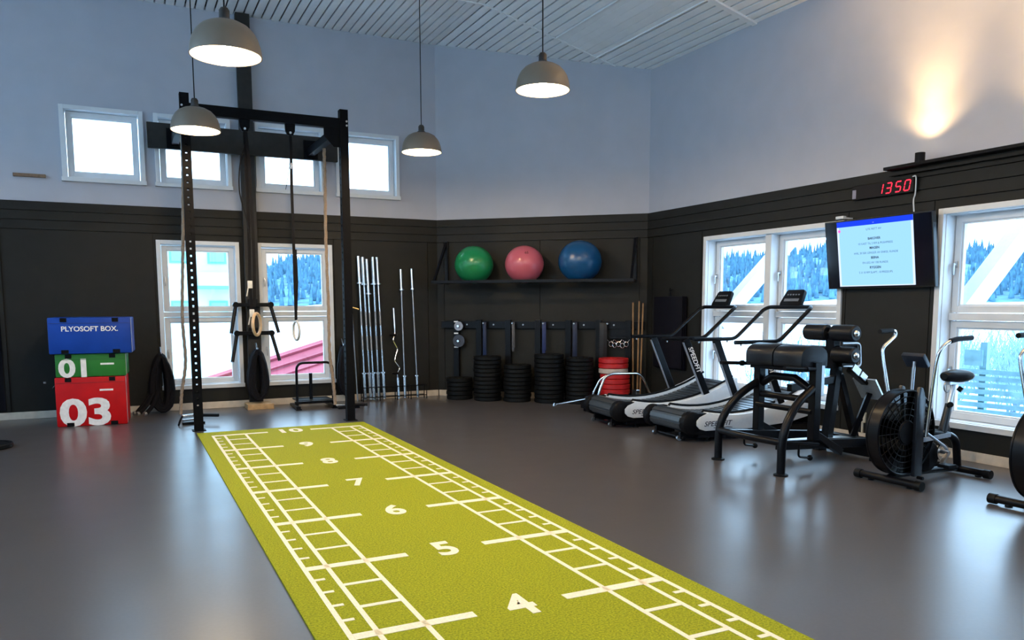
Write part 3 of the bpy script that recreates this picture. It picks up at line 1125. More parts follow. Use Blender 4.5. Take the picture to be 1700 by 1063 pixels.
for zz in (0.06, 0.215):
    for yy in (-0.06, 0.06):
        MB().cyl((-0.46, yy, zz), (0.56, yy, zz), 0.007, 6).build('rail', BLACK, r)
for xx in (-0.46, -0.2, 0.08, 0.3, 0.56):
    for yy in (-0.06, 0.06):
        MB().cyl((xx, yy, 0), (xx, yy, 0.23), 0.007, 6).build('leg', BLACK, r)

# ------------------------------------------------------------------ plyometric boxes
def plyo(lab, loc, rotz, w, d, h, col, words, mark, straps_bottom=True):
    m = M('vinyl_' + col[0], col[1], 0.45, spec=0.25, var=0.12, scale=5, bump=0.05)
    r = T('plyo_box', lab, 'plyo box', loc, rotz, group='stacked foam plyo boxes')
    MB().box(-w / 2, w / 2, -d / 2, d / 2, 0, h).build('foam_body', m, r, bevel=0.018)
    # seam a little under the top
    mseam = M('seam_' + col[0], tuple(c * 0.5 for c in col[1]), 0.5)
    MB().box(-w / 2 + 0.012, w / 2 - 0.012, -d / 2 - 0.0022, -d / 2 - 0.0002, h - 0.072, h - 0.066).build('seam', mseam, r, smooth=0)
    MB().box(w / 2 + 0.0005, w / 2 + 0.003, -d / 2 + 0.012, -d / 2 + 0.024, 0.015, h - 0.015).build('piping', M('pale_piping', (0.72, 0.72, 0.74), 0.4), r, smooth=0)
    for s in (-0.62, 0.62):
        x = s * w / 2
        MB().box(x - 0.035, x + 0.035, -d / 2 - 0.006, -d / 2 - 0.0005, h - 0.055, h - 0.005).build('strap', BLACKM, r, bevel=0.002, smooth=0)
        if straps_bottom:
            MB().box(x - 0.04, x + 0.04, -d / 2 - 0.0075, -d / 2 - 0.0005, 0.004, 0.05).build('strap', BLACKM, r, bevel=0.002, smooth=0)
    for (txt, size, x, z, bold, xs) in words:
        me = text_mesh(txt, size, bold=bold, depth=0.0006, mat=PRINT, xs=xs)
        o = link('lettering', me, r, (x, -d / 2 - 0.0012, z))
        o.rotation_euler = (math.pi / 2, 0, 0)
    if mark:
        MB().box(mark[0] - mark[2] / 2, mark[0] + mark[2] / 2, -d / 2 - 0.002, -d / 2 - 0.0006, mark[1] - 0.011, mark[1] + 0.011).build('print_mark', PRINT, r, smooth=0)
    return r


BR = R(-4)
plyo('red foam plyo box marked 03 at the bottom of the stack', (-1.215, 11.86, 0), BR, 0.775, 0.55, 0.605, ('red', (0.50, 0.003, 0.005)), [('03', 0.45, -0.06, 0.155, 0.035, 1.28)], (0.17, 0.44, 0.15))
plyo('green foam plyo box marked 01 in the middle of the stack', (-1.20, 11.86, 0.607), BR, 0.77, 0.55, 0.283, ('green', (0.020, 0.165, 0.026)), [('01', 0.30, -0.17, 0.098, 0.035, 1.2)], (0.18, 0.155, 0.15), False)
plyo('wide blue foam plyo box lettered in white on top of the stack', (-1.185, 11.84, 0.892), BR, 0.90, 0.60, 0.44, ('blue', (0.003, 0.044, 0.31)), [('PLYOSOFT BOX.', 0.084, 0.0, 0.300, 0.02, 1.0)], None)

# ------------------------------------------------------------------ small things on the back wall
r = T('timber_ledge', 'short brown timber stick fixed high on the left of the back wall', 'wood stick', (-1.82, YB, 3.135))
MB().box(-0.18, 0.18, -0.045, -0.001, -0.02, 0.02).build('batten', M('brown_timber', (0.20, 0.12, 0.07), 0.6, var=0.2), r, bevel=0.003, smooth=0)
r = T('chrome_hook', 'tiny chrome hook on the dark wall left of the red box', 'hook', (-1.72, YB - 0.02, 0.42))
MB().box(-0.10, -0.07, -0.006, -0.0005, 0.035, 0.06).build('screw_plate', CHROME, r, smooth=0)
MB().tube([(0, -0.012, -0.03), (0.05, -0.03, 0.03)], 0.007, 6).build('pin', CHROME, r)
r = T('gloss_panel', 'tall glossy black panel on the wall at the left edge', 'panel', (-2.75, YB - 0.021, 0))
MB().box(-0.5, 0.5, -0.03, -0.001, 0.12, 2.42).build('panel', M('black_gloss', (0.004, 0.004, 0.007), 0.15), r, bevel=0.004, smooth=0)
MB().box(0.505, 0.55, -0.02, -0.001, 0.10, 2.44).build('edge_trim', DARK, r, smooth=0)

# ------------------------------------------------------------------ bumper plates
def plate_mesh(rad, th, mat, nm):
    mb = MB()
    hr, b = 0.026, 0.010
    prof = [(hr, 0), (rad * 0.34, 0), (rad * 0.36, 0.006), (rad * 0.80, 0.006), (rad * 0.83, 0), (rad - b, 0), (rad, b), (rad, th - b), (rad - b, th), (rad * 0.83, th), (rad * 0.80, th - 0.006), (rad * 0.36, th - 0.006), (rad * 0.34, th), (hr, th)]
    mb.lathe(prof, 32, closed=True)
    return mb.mesh(nm, mat, smooth=30)


def hub_mesh(th):
    return MB().lathe([(0.025, -0.001), (0.05, -0.001), (0.05, th + 0.001), (0.025, th + 0.001)], 20, closed=True).mesh('hub', STEEL)


RED = M('red_rubber', (0.46, 0.012, 0.014), 0.42, var=0.1, scale=20)
PALE = M('pale_rubber', (0.50, 0.42, 0.38), 0.5, var=0.1, scale=20)
stacks = [('leftmost floor stack', 0.47, 0.33, 5, 0.068, 0.205), ('second floor stack', 0.955, 0.40, 11, 0.0625, 0.215), ('third floor stack', 1.435, 0.40, 9, 0.0625, 0.212),
          ('fourth, tallest floor stack', 1.935, 0.41, 11, 0.0665, 0.226), ('fifth floor stack', 2.40, 0.40, 11, 0.0625, 0.205)]
hub_cache = {}
for nm, s, dd, n, th, rad in stacks:
    me = plate_mesh(rad, th - 0.004, RUBBER, 'bumper_plate')
    for k in range(n):
        c = ch(s + random.uniform(-0.008, 0.008), dd + random.uniform(-0.008, 0.008), 0.001 + k * th)
        tag(link('bumper_plate', me, None, c, random.uniform(0, 6)), 'black bumper plate, %s in the %s' % (ORD[k], nm), 'weight plate', 'black bumper plates stacked on the floor')
    top = ch(s, dd, 0.001 + n * th)
    hk = text = None
rme = plate_mesh(0.222, 0.072, RED, 'bumper_plate')
pme = plate_mesh(0.218, 0.072, PALE, 'bumper_plate')
for k in range(9):
    me = pme if k == 6 else rme
    off = 0.0 if k > 5 else random.uniform(0, 0.03)
    tag(link('bumper_plate', me, None, ch(2.90 + off, 0.36, 0.001 + k * 0.076), 0.0),
        'pale bumper plate sandwiched in the red stack' if k == 6 else 'red bumper plate, %s in the stack by the wooden sticks' % ORD[k], 'weight plate', 'red bumper plates stacked on the floor')

# storage rail on the corner wall
r = T('storage_rail', 'long black steel storage rail with posts on the corner wall', 'rack', ch(0, 0, 0), CROT)
MB().box(0.08, 3.32, -0.075, -0.035, 1.10, 1.215).build('rail', BLACK, r, bevel=0.003, smooth=0)
for s in (0.34, 0.72, 1.20, 1.68, 2.16, 2.63, 3.08):
    MB().box(s - 0.045, s + 0.045, -0.10, -0.031, 0.0, 1.235).build('post', BLACK, r, bevel=0.004, smooth=0)
for s in (0.52, 0.96, 1.44, 1.92, 2.40, 2.86):
    MB().cyl((s, -0.084, 1.16), (s, -0.075, 1.16), 0.013, 8).build('bolt', STEEL, r)
for s in (0.83, 1.30, 1.79, 2.27, 2.78):
    MB().cyl((s, -0.22, 1.185), (s, -0.075, 1.185), 0.012, 8).build('peg', STEEL, r)

# discs on the short post
for z, rad, lab in ((1.135, 0.072, 'small grey iron disc, upper of the pair on the storage post'), (0.90, 0.098, 'dark iron disc, lower of the pair on the storage post')):
    mm = Matrix.Rotation(math.pi / 2, 4, 'X')
    r = T('iron_disc', lab, 'weight plate', ch(0.40, 0.135, z), CROT, group='discs on the storage post')
    MB().lathe([(0.02, -0.015), (rad * 0.55, -0.015), (rad * 0.6, -0.006), (rad * 0.8, -0.006), (rad * 0.86, -0.015), (rad, -0.010), (rad, 0.012), (0.02, 0.012)], 28, mm, closed=True).build('disc', M('grey_iron', (0.30, 0.31, 0.35), 0.45, 0.6) if rad < 0.08 else M('dark_iron', (0.05, 0.055, 0.07), 0.4, 0.4), r, smooth=30)
    MB().cyl((0, -0.05, 0), (0, 0.033, 0), 0.018, 12).build('peg', CHROME, r)
for z, lab in ((1.205, 'upper bright label strip on the storage post'), (1.02, 'middle bright label strip on the storage post'), (0.80, 'lower bright label strip on the storage post')):
    o = MB().box(-0.035, 0.035, -0.006, -0.0005, -0.010, 0.010).build('label_strip', M('bright_label', (0.85, 0.87, 0.9), 0.4), smooth=0)
    o.location = ch(0.345, 0.1005, z)
    o.rotation_euler = (0, 0, CROT)
    tag(o, lab, 'label', 'label strips on the storage post')

# resistance bands hanging from the pegs
bands = [(0.83, 'dark blue', (0.010, 0.022, 0.075), 0.62, 0.036, 'over the second stack'), (1.30, 'grey patterned', (0.09, 0.09, 0.10), 0.42, 0.030, 'over the third stack'), (1.79, 'blue', (0.016, 0.03, 0.12), 0.46, 0.042, 'over the tallest stack'),
         (2.27, 'navy', (0.010, 0.018, 0.055), 0.66, 0.050, 'over the fifth stack'), (2.70, 'wide black', (0.008, 0.008, 0.010), 0.60, 0.085, 'left of the metal clips')]
for s, cn, col, L, w, where in bands:
    m = M('band_' + cn.replace(' ', '_'), col, 0.55, var=0.2, scale=60)
    r = T('resistance_band', '%s resistance band hanging from the storage rail %s' % (cn, where), 'exercise band', ch(s, 0.15, 1.185), CROT, group='resistance bands on the rail')
    pts = [(0, 0.016 * math.cos(a), 0.016 * math.sin(a)) for a in [math.pi * k / 6 for k in range(7)]]
    loop = [(0, 0.02, -L)] + [(0, 0.017, -0.1)] + pts + [(0, -0.017, -0.1), (0, -0.02, -L), (0, -0.008, -L - 0.02), (0, 0.008, -L - 0.02), (0, 0.02, -L)]
    MB().ribbon(loop, w, 0.004, (1, 0, 0)).build('band', m, r)
    loop2 = [(w * 0.5, p[1] * 1.1 - 0.004, p[2] * (0.88 if p[2] < -0.05 else 1)) for p in loop]
    MB().ribbon(loop2, w * 0.6, 0.003, (1, 0.2, 0)).build('band', m, r)

# metal spring clips
for k, (s, z, tilt) in enumerate([(2.83, 0.885, 0.1), (2.89, 0.87, -0.2), (2.945, 0.885, 0.2), (3.005, 0.865, -0.1), (3.062, 0.885, 0.1)]):
    r = T('spring_clip', ['leftmost', 'second', 'third', 'fourth', 'rightmost'][k] + ' of the chrome spring clips hanging above the red plates', 'barbell clip', ch(s, 0.16, z), CROT + tilt, group='spring clips above the red plates')
    for j in range(3):
        torus(MB(), (0, -0.006 * j, -0.01), 0.030, 0.036, 0.0045, (0.1, 1, 0), 18, 6).build('coil', CHROME, r)
    MB().tube([(0.02, -0.01, 0.02), (0.05, -0.01, 0.06)], 0.004, 6).build('lever', CHROME, r)
    MB().tube([(-0.02, -0.01, 0.02), (-0.055, -0.01, 0.055)], 0.004, 6).build('lever', CHROME, r)
r = T('clip_bracket', 'black bracket holding the spring clips under the rail', 'bracket', ch(2.93, 0.0, 0), CROT)
MB().box(-0.13, 0.13, -0.17, -0.037, 0.955, 0.975).build('tray', BLACK, r, smooth=0)
MB().box(-0.13, 0.13, -0.055, -0.037, 0.975, 1.10).build('back', BLACK, r, smooth=0)

# wooden sticks in the corner
for k, (s, z, dx) in enumerate([(3.20, 1.49, -0.03), (3.262, 1.51, 0.0), (3.30, 1.48, 0.02)]):
    r = T('wooden_stick', ['left', 'middle', 'right'][k] + ' one of the three thin wooden sticks standing in the wall corner', 'stick', ch(s - 0.02, 0.24, 0.0), CROT, group='wooden sticks in the corner')
    MB().tube([(0, 0, 0.012), (dx, 0.12, z)], 0.0125, 8).build('dowel', M('ochre_wood', (0.27, 0.15, 0.06), 0.5, var=0.2, scale=12), r)
    MB().tube([(dx, 0.12, z - 0.002), (dx + dx * 0.01, 0.12, z + 0.012)], 0.0135, 8).build('tip', M('brown_tip', (0.16, 0.07, 0.03), 0.6), r)

# ------------------------------------------------------------------ ball shelf and balls
r = T('ball_shelf', 'black tubular wall shelf carrying three exercise balls', 'shelf', ch(0, 0, 0), CROT)
sa, sb, dp = 0.13, 3.165, 0.50
for s in (sa + 0.05, sb):
    MB().box(s - 0.025, s + 0.025, -0.075, -0.031, 1.80, 2.475).build('wall_upright', BLACK, r, bevel=0.003, smooth=0)
    MB().beam((s - (0.05 if s < 1 else 0), -dp, 1.83), (s, -0.06, 2.45), 0.035, 0.035).build('brace', BLACK, r, smooth=0)
    MB().beam((s - (0.05 if s < 1 else 0), -dp, 1.82), (s, -0.05, 1.82), 0.04, 0.04).build('arm', BLACK, r, smooth=0)
MB().box(sa - 0.04, sb + 0.04, -dp - 0.02, -dp + 0.02, 1.80, 1.845).build('front_rail', BLACK, r, bevel=0.003, smooth=0)
MB().box(sa, sb, -0.25, -0.21, 1.80, 1.845).build('back_rail', BLACK, r, bevel=0.003, smooth=0)
for s, rad, nm, col, lab in ((0.735, 0.300, 'ball_green', (0.008, 0.19, 0.065), 'green exercise ball on the left of the wall shelf'), (1.535, 0.295, 'ball_pink', (0.48, 0.10, 0.14), 'pink exercise ball in the middle of the wall shelf'), (2.385, 0.322, 'ball_blue', (0.004, 0.06, 0.17), 'blue exercise ball on the right of the wall shelf')):
    zc = 1.822 + math.sqrt(max(0.0, (rad * 0.96) ** 2 - 0.145 ** 2)) + 0.012
    r = T('exercise_ball', lab, 'exercise ball', ch(s, 0.355, zc - 0.0), CROT, group='exercise balls on the shelf')
    MB().ellipsoid((0, 0, 0), rad, rad, rad * 0.95, 40, 24).build('ball', M(nm, col, 0.28, var=0.05, scale=4, spec=0.5), r)
    MB().lathe([(0.0, rad * 0.93), (0.014, rad * 0.935), (0.014, rad * 0.951), (0.0, rad * 0.953)], 12, Matrix.Rotation(R(70), 4, 'X')).build('valve', M(nm + '_valve', tuple(c * 0.6 for c in col), 0.4), r)
    if nm == 'ball_pink':
        me = text_mesh('65', 0.06, 0.02, 0.0008, M('dark_print', (0.12, 0.02, 0.02), 0.6))
        o = link('lettering', me, r)
        a1, a2 = R(22), R(33)
        d = Vector((math.sin(a1) * math.cos(a2), -math.cos(a1) * math.cos(a2), math.sin(a2)))
        o.location = d * rad * 0.992
        o.rotation_euler = d.to_track_quat('Z', 'Y').to_euler()

# ------------------------------------------------------------------ right wall: hanging mats
r = T('exercise_mats', 'black exercise mats hanging from a hook in the dark corner', 'exercise mat', (XR, 9.80, 0), -math.pi / 2)
for k in range(3):
    MB().box(-0.335 + 0.004 * k, 0.335 - 0.006 * k, -0.06 - 0.026 * k, -0.038 - 0.026 * k, 0.545 + 0.012 * k, 1.58).build('mat', M('navy_foam', (0.0022, 0.0022, 0.006), 0.65, spec=0.15, var=0.2), r, bevel=0.006)
MB().tube(fillet([(0, -0.034, 1.68), (0, -0.075, 1.66), (0, -0.075, 1.56), (0, -0.11, 1.55)], 0.02), 0.009, 8).build('hook', BLACK, r)
MB().ribbon([(-0.02, -0.075, 1.54), (0, -0.075, 1.70), (0.02, -0.075, 1.54)], 0.02, 0.004, (0, 1, 0)).build('loop', STRAP, r)

# ------------------------------------------------------------------ curved treadmills
def belt_z(x):
    return 0.235 + (0.27 if x < 0.7 else 0.27) * (x - 0.7) ** 2


def make_treadmill(lab, loc, rot):
    r = T('treadmill', lab, 'treadmill', loc, rot, group='curved treadmills by the window')
    HWB = 0.30
    # belt path: under the rear roller, over the top, round the front
    path = []
    rc = Vector((0.15, 0, 0.205))
    for k in range(9):
        a = R(235) - R(145) * k / 8
        path.append((rc.x + 0.105 * math.cos(a), rc.z + 0.105 * math.sin(a)))
    for k in range(1, 30):
        x = 0.15 + (1.66 - 0.15) * k / 29
        path.append((x, belt_z(x)))
    fx, fz = 1.66, belt_z(1.66) - 0.09
    for k in range(1, 7):
        a = R(80) - R(120) * k / 6
        path.append((fx + 0.09 * math.cos(a), fz + 0.09 * math.sin(a)))
    mb = MB()
    prof = [Vector((x, 0, z)) for x, z in path]
    mb.ribbon(prof, 2 * HWB, 0.012, (0, 1, 0))
    mb.build('running_belt', BELT, r, smooth=50)
    # raised slats across the belt
    mb = MB()
    acc, last = 0.0, prof[0]
    pts = [prof[0]]
    for i in range(1, len(prof)):
        seg = prof[i] - prof[i - 1]
        n = max(1, int(seg.length / 0.012))
        for k in range(1, n + 1):
            pts.append(prof[i - 1] + seg * k / n)
    d = 0.0
    for i in range(1, len(pts) - 1):
        d += (pts[i] - pts[i - 1]).length
        if d >= 0.058:
            d = 0.0
            t = (pts[i + 1] - pts[i - 1]).normalized()
            nn = Vector((-t.z, 0, t.x))
            a, b = pts[i] - t * 0.024 + nn * 0.010, pts[i] + t * 0.024 + nn * 0.010
            mb.beam(a, b, 2 * HWB - 0.01, 0.010, nn)
    o = mb.build('belt_slats', BELT, r, smooth=0)
    o['kind'] = 'stuff'
    for s in (-1, 1):
        y0, y1 = (0.315, 0.43) if s > 0 else (-0.43, -0.315)
        # pale side panel with a rounded tail
        top = [(x, belt_z(x) + 0.045) for x in [1.72, 1.6, 1.45, 1.3, 1.15, 1.0, 0.85, 0.7, 0.58, 0.48, 0.38, 0.32]]
        tail = [(0.27, 0.300), (0.205, 0.275), (0.165, 0.235), (0.165, 0.185), (0.205, 0.145), (0.28, 0.123)]
        bot = [(0.9, 0.118), (1.4, 0.155), (1.70, 0.22), (1.76, 0.34)]
        poly = top + tail + bot
        MB().prism(poly, (0, y0, 0), (1, 0, 0), (0, 0, 1), (0, y1 - y0, 0)).build('side_panel', GREYP, r, bevel=0.008)
        # black edge line over the panel
        MB().tube([(x, s * 0.325, z + 0.012) for x, z in top] + [(0.30, s * 0.325, 0.305)], 0.014, 8).build('edge_strip', BLACKM, r)
        # black tail cover round the rear roller
        mm = Matrix.Translation((0.135, s * 0.372, 0.205)) @ Matrix.Rotation(math.pi / 2, 4, 'X')
        MB().lathe([(0.0, -0.05), (0.105, -0.05), (0.125, -0.035), (0.125, 0.035), (0.105, 0.05), (0.0, 0.05)], 28, mm).build('tail_cover', BLACKM, r)
        MB().box(0.12, 0.30, s * 0.372 - 0.050, s * 0.372 + 0.050, 0.085, 0.315).build('tail_block', BLACKM, r, bevel=0.012)
        # base beam, feet
        MB().box(0.20, 1.72, s * 0.36 - 0.045, s * 0.36 + 0.045, 0.045, 0.125).build('base_beam', BLACK, r, bevel=0.006, smooth=0)
        for xx in (0.35, 1.55):
            MB().lathe([(0.0, 0), (0.035, 0), (0.035, 0.015), (0.015, 0.02), (0.015, 0.05), (0.0, 0.05)], 14, Matrix.Translation((xx, s * 0.36, 0))).build('foot', RUBBER, r)
        # post
        p0, p1 = Vector((1.306, s * 0.405, 0.33)), Vector((0.986, s * 0.395, 1.05))
        MB().beam(p0, p1, 0.045, 0.085, (1, 0, 0.3)).build('post', BLACK, r, bevel=0.006, smooth=0)
        dd = (p1 - p0).normalized()
        nx = Vector((0, 1, 0)).cross(dd)
        a, b = p0.lerp(p1, 0.06), p0.lerp(p1, 0.97)
        MB().beam(a - nx * 0.0445, b - nx * 0.0445, 0.040, 0.004, (1, 0, 0.3)).build('post_lit_strip', M('silver_grey', (0.45, 0.5, 0.58), 0.3, 0.6), r, smooth=0)  # pale strip paints the lit face of the black post
        for k in (0.74, 1.14):
            MB().cyl((k, s * 0.385, 1.018), (k, s * 0.385, 1.036), 0.010, 8).build('bolt', STEEL, r)
    MB().box(0.22, 1.68, -0.31, 0.31, 0.07, 0.12).build('underframe', BLACKM, r, smooth=0)
    MB().cyl((0.10, -0.30, 0.035), (0.10, 0.30, 0.035), 0.016, 10).build('rear_bar', BLACK, r)
    for yy in (-0.24, 0.24):
        MB().box(0.08, 0.32, yy - 0.02, yy + 0.02, 0.02, 0.10).build('bar_bracket', BLACK, r, smooth=0)
        MB().cyl((0.07, yy - 0.015, 0.03), (0.07, yy + 0.015, 0.03), 0.028, 12).build('transport_wheel', STEEL, r)
    hr = [(0.662, 0.385, 1.059), (1.252, 0.385, 1.059), (1.66, 0.385, 1.405), (1.72, 0.35, 1.435), (1.72, -0.35, 1.435), (1.66, -0.385, 1.405), (1.252, -0.385, 1.059), (0.662, -0.385, 1.059)]
    MB().tube(fillet(hr, 0.07, 4), 0.023, 12).build('handrail', BLACK, r)
    # console leaning on the top bar
    cm = Matrix.Translation((1.70, 0.0, 1.44)) @ Matrix.Rotation(R(28), 4, 'Y')
    con = MB()
    con.prism([(-0.16, 0), (0.16, 0), (0.175, 0.05), (0.15, 0.20), (0.13, 0.225), (-0.13, 0.225), (-0.15, 0.20), (-0.175, 0.05)], (0, 0, 0), (0, 1, 0), (0, 0, 1), (0.045, 0, 0))
    con.v = [tuple(cm @ Vector(q)) for q in con.v]
    c = con.build('console', BLACKM, r, bevel=0.006)
    scr = MB().box(-0.004, -0.0005, -0.12, 0.12, 0.070, 0.105)
    scr.v = [tuple(cm @ Vector(q)) for q in scr.v]
    scr.build('display', M('console_display', (0.16, 0.18, 0.21), 0.3), c, smooth=0)
    for k in range(5):
        b_ = MB().box(-0.004, -0.0005, -0.10 + 0.045 * k, -0.075 + 0.045 * k, 0.15, 0.165)
        b_.v = [tuple(cm @ Vector(q)) for q in b_.v]
        b_.build('button', M('console_button', (0.16, 0.18, 0.2), 0.4), c, smooth=0)
    # lettering on the near side panel and post
    ink = M('dark_blue_ink', (0.010, 0.013, 0.035), 0.5)
    me = text_mesh('SPEEDFIT', 0.075, 0.01, 0.0006, ink, shear=0.3, xs=1.15)
    o = link('lettering', me, r, (0.43, -0.4315, 0.195))
    o.rotation_euler = (math.pi / 2, 0, 0)
    MB().tube(spline([(0.38, -0.4318, 0.153), (0.46, -0.4318, 0.146), (0.55, -0.4318, 0.154), (0.62, -0.4318, 0.146)], 6), 0.004, 6).build('swoosh', ink, r)
    me = text_mesh('SPEEDFIT', 0.085, 0.01, 0.0006, PRINT, shear=0.2)
    o = link('lettering', me, r)
    dd = (Vector((0.986, 0, 1.05)) - Vector((1.306, 0, 0.33))).normalized()
    o.location = Vector((1.10, -0.429, 0.80))
    xax, zax = -dd, Vector((0, -1, 0))
    yax = zax.cross(xax)
    o.rotation_euler = Matrix((xax, yax, zax)).transposed().to_euler()
    return r


make_treadmill('curved treadmill with pale side panels, the farther one beside the red plates', (4.338, 8.83, 0), -0.123)
make_treadmill('curved treadmill with pale side panels, the nearer one behind the padded bench', (4.446, 7.673, 0), -0.079)

# chrome tube frame beyond the far treadmill
r = T('tubular_stand', 'chrome tube stand with an arched handle behind the farther treadmill', 'stand', (5.40, 9.80, 0))
arch = [(-0.43, 0, 0.05), (-0.426, 0, 0.24), (-0.33, 0, 0.47), (-0.22, 0, 0.515), (0.24, 0, 0.505), (0.33, 0, 0.43), (0.45, 0, 0.20), (0.56, 0, 0.16)]
MB().tube(fillet(arch, 0.09, 5), 0.019, 12).build('handle', CHROME, r)
MB().tube(fillet([(-0.47, 0.08, 0.05), (-0.466, 0.08, 0.24), (-0.37, 0.05, 0.44), (-0.30, 0.0, 0.49)], 0.06), 0.015, 10).build('brace', CHROME, r)
MB().tube([(-1.10, 0.02, 0.135), (-0.56, 0.05, 0.185)], 0.014, 10).build('long_bar', CHROME, r)
MB().cyl((-1.105, 0.02, 0.115), (-1.095, 0.02, 0.155), 0.022, 12).build('bar_end', CHROME, r)
MB().tube([(-0.56, 0.05, 0.185), (-0.43, 0.05, 0.195)], 0.020, 10).build('bar_socket', STEEL, r)
torus(MB(), (-0.58, 0.05, 0.185), 0.030, 0.030, 0.008, (1, 0.05, 0)).build('collar', CHROME, r)
MB().cyl((-0.58, 0.05, 0.15), (-0.58, 0.05, 0.02), 0.010, 8).build('collar_pin', CHROME, r)
for y in (-0.02, 0.14):
    MB().box(-0.56, 0.58, y - 0.025, y + 0.025, 0.0, 0.05).build('base_rail', BLACK, r, bevel=0.004, smooth=0)
MB().box(0.20, 0.26, -0.01, 0.10, 0.05, 0.27).build('clamp', CHROME, r, bevel=0.004, smooth=0)
MB().box(-0.62, -0.40, -0.02, 0.14, 0.05, 0.18).build('socket_block', BLACK, r, bevel=0.004, smooth=0)

# ------------------------------------------------------------------ glute-ham bench
gx, gy = 4.90, 6.04
r = T('glute_ham_bench', 'black glute ham bench with split pad and ankle rollers', 'exercise bench', (gx, gy, 0))


def W(x, y, z):
    return Vector((x - gx, y - gy, z))


for yy, s in ((6.44, 1), (5.64, -1)):
    MB().tube(fillet([W(4.187, yy, 0.01), W(4.187, yy, 0.36), W(4.36, yy - s * 0.03, 0.60), W(4.60, yy - s * 0.06, 0.735)], 0.16, 7), 0.037, 14).build('front_leg', BLACK, r)
    MB().lathe([(0.0, 0), (0.062, 0), (0.062, 0.012), (0.04, 0.02), (0.0, 0.02)], 18, Matrix.Translation(W(4.187, yy, 0))).build('foot', RUBBER, r)
    yp = yy - s * 0.06
    MB().beam(W(4.62, yp, 0.27), W(4.62, yp, 0.96), 0.075, 0.075).build('pad_post', BLACK, r, bevel=0.004, smooth=0)
    MB().beam(W(4.62, yp, 0.33), W(5.02, yp - s * 0.05, 0.12), 0.06, 0.06).build('rear_strut', BLACK, r, bevel=0.004, smooth=0)
    MB().cyl(W(4.21, yp + s * 0.06, 0.29), W(4.58, yp + s * 0.10, 0.25), 0.012, 8).build('band_rod', BLACK, r)
    # hook with a ball end under the frame
    MB().tube(fillet([W(4.45, yp, 0.25), W(4.45, yp, 0.13), W(4.58, yp, 0.11)], 0.03), 0.010, 8).build('band_peg', BLACK, r)
    MB().ellipsoid(W(4.59, yp, 0.11), 0.026, 0.026, 0.026, 12, 8).build('peg_ball', BLACKM, r)
    # pale plate by the post
    MB().box(4.66 - gx, 4.70 - gx, yp - gy - 0.03, yp - gy + 0.03, 0.66, 0.93).build('pale_plate', M('pale_steel', (0.55, 0.62, 0.66), 0.35, 0.6), r, bevel=0.004, smooth=0)
MB().tube(fillet([W(4.187, 6.44, 0.285), W(4.15, 6.04, 0.285), W(4.187, 5.64, 0.285)], 0.3, 6), 0.032, 12).build('front_crossbar', BLACK, r)
MB().tube([W(4.64, 6.40, 0.70), W(4.64, 6.22, 0.80), W(4.64, 5.95, 0.80), W(4.64, 5.70, 0.68)], 0.036, 12).build('arch_tube', BLACK, r)
MB().cyl(W(4.62, 6.38, 0.62), W(4.62, 5.70, 0.62), 0.030, 12).build('cross_tube', BLACK, r)
MB().cyl(W(4.60, 6.38, 0.52), W(4.60, 5.70, 0.52), 0.028, 12).build('cross_tube', BLACK, r)
# split pad: two half-round cushions
for yc in (6.215, 5.865):
    prof = []
    for k in range(15):
        a = math.pi * k / 14
        prof.append((0.160 * math.cos(a), 0.095 + 0.110 * math.sin(a) ** 0.8))
    prof += [(-0.160, 0.02), (-0.14, 0.0), (0.14, 0.0), (0.160, 0.02)]
    MB().prism(prof, W(4.60, yc - 0.170, 0.905), (1, 0, 0), (0, 0, 1), (0, 0.34, 0)).build('pad', PADV, r, bevel=0.016, smooth=50)
MB().box(4.48 - gx, 4.74 - gx, -0.32, 0.32, 0.875, 0.904).build('pad_plate', BLACK, r, smooth=0)
for yy in (6.50, 5.70):
    MB().cyl(W(4.20, yy - 0.05, 0.925), W(4.56, yy - 0.05, 0.905), 0.018, 10).build('hand_grip', BLACKM, r)
    MB().cyl(W(4.45, yy - 0.05, 0.911), W(4.475, yy - 0.05, 0.911), 0.028, 12).build('grip_collar', BLACK, r)
# long base rail and rear foot
MB().beam(W(4.20, 5.70, 0.255), W(5.45, 5.80, 0.17), 0.05, 0.085).build('base_rail', BLACK, r, bevel=0.005, smooth=0)
MB().beam(W(4.20, 6.38, 0.255), W(5.45, 6.26, 0.17), 0.05, 0.085).build('base_rail', BLACK, r, bevel=0.005, smooth=0)
MB().box(5.41 - gx, 5.50 - gx, -0.40, 0.40, 0.03, 0.20).build('rear_crossbar', BLACK, r, bevel=0.006, smooth=0)
for yy in (5.70, 6.38):
    MB().box(5.40 - gx, 5.51 - gx, yy - gy - 0.04, yy - gy + 0.04, 0.0, 0.03).build('foot', RUBBER, r, smooth=0)
MB().beam(W(4.70, 5.98, 0.205), W(5.40, 5.98, 0.185), 0.20, 0.018).build('step_plate', M('pale_steel', (0.55, 0.62, 0.66)), r, smooth=0)
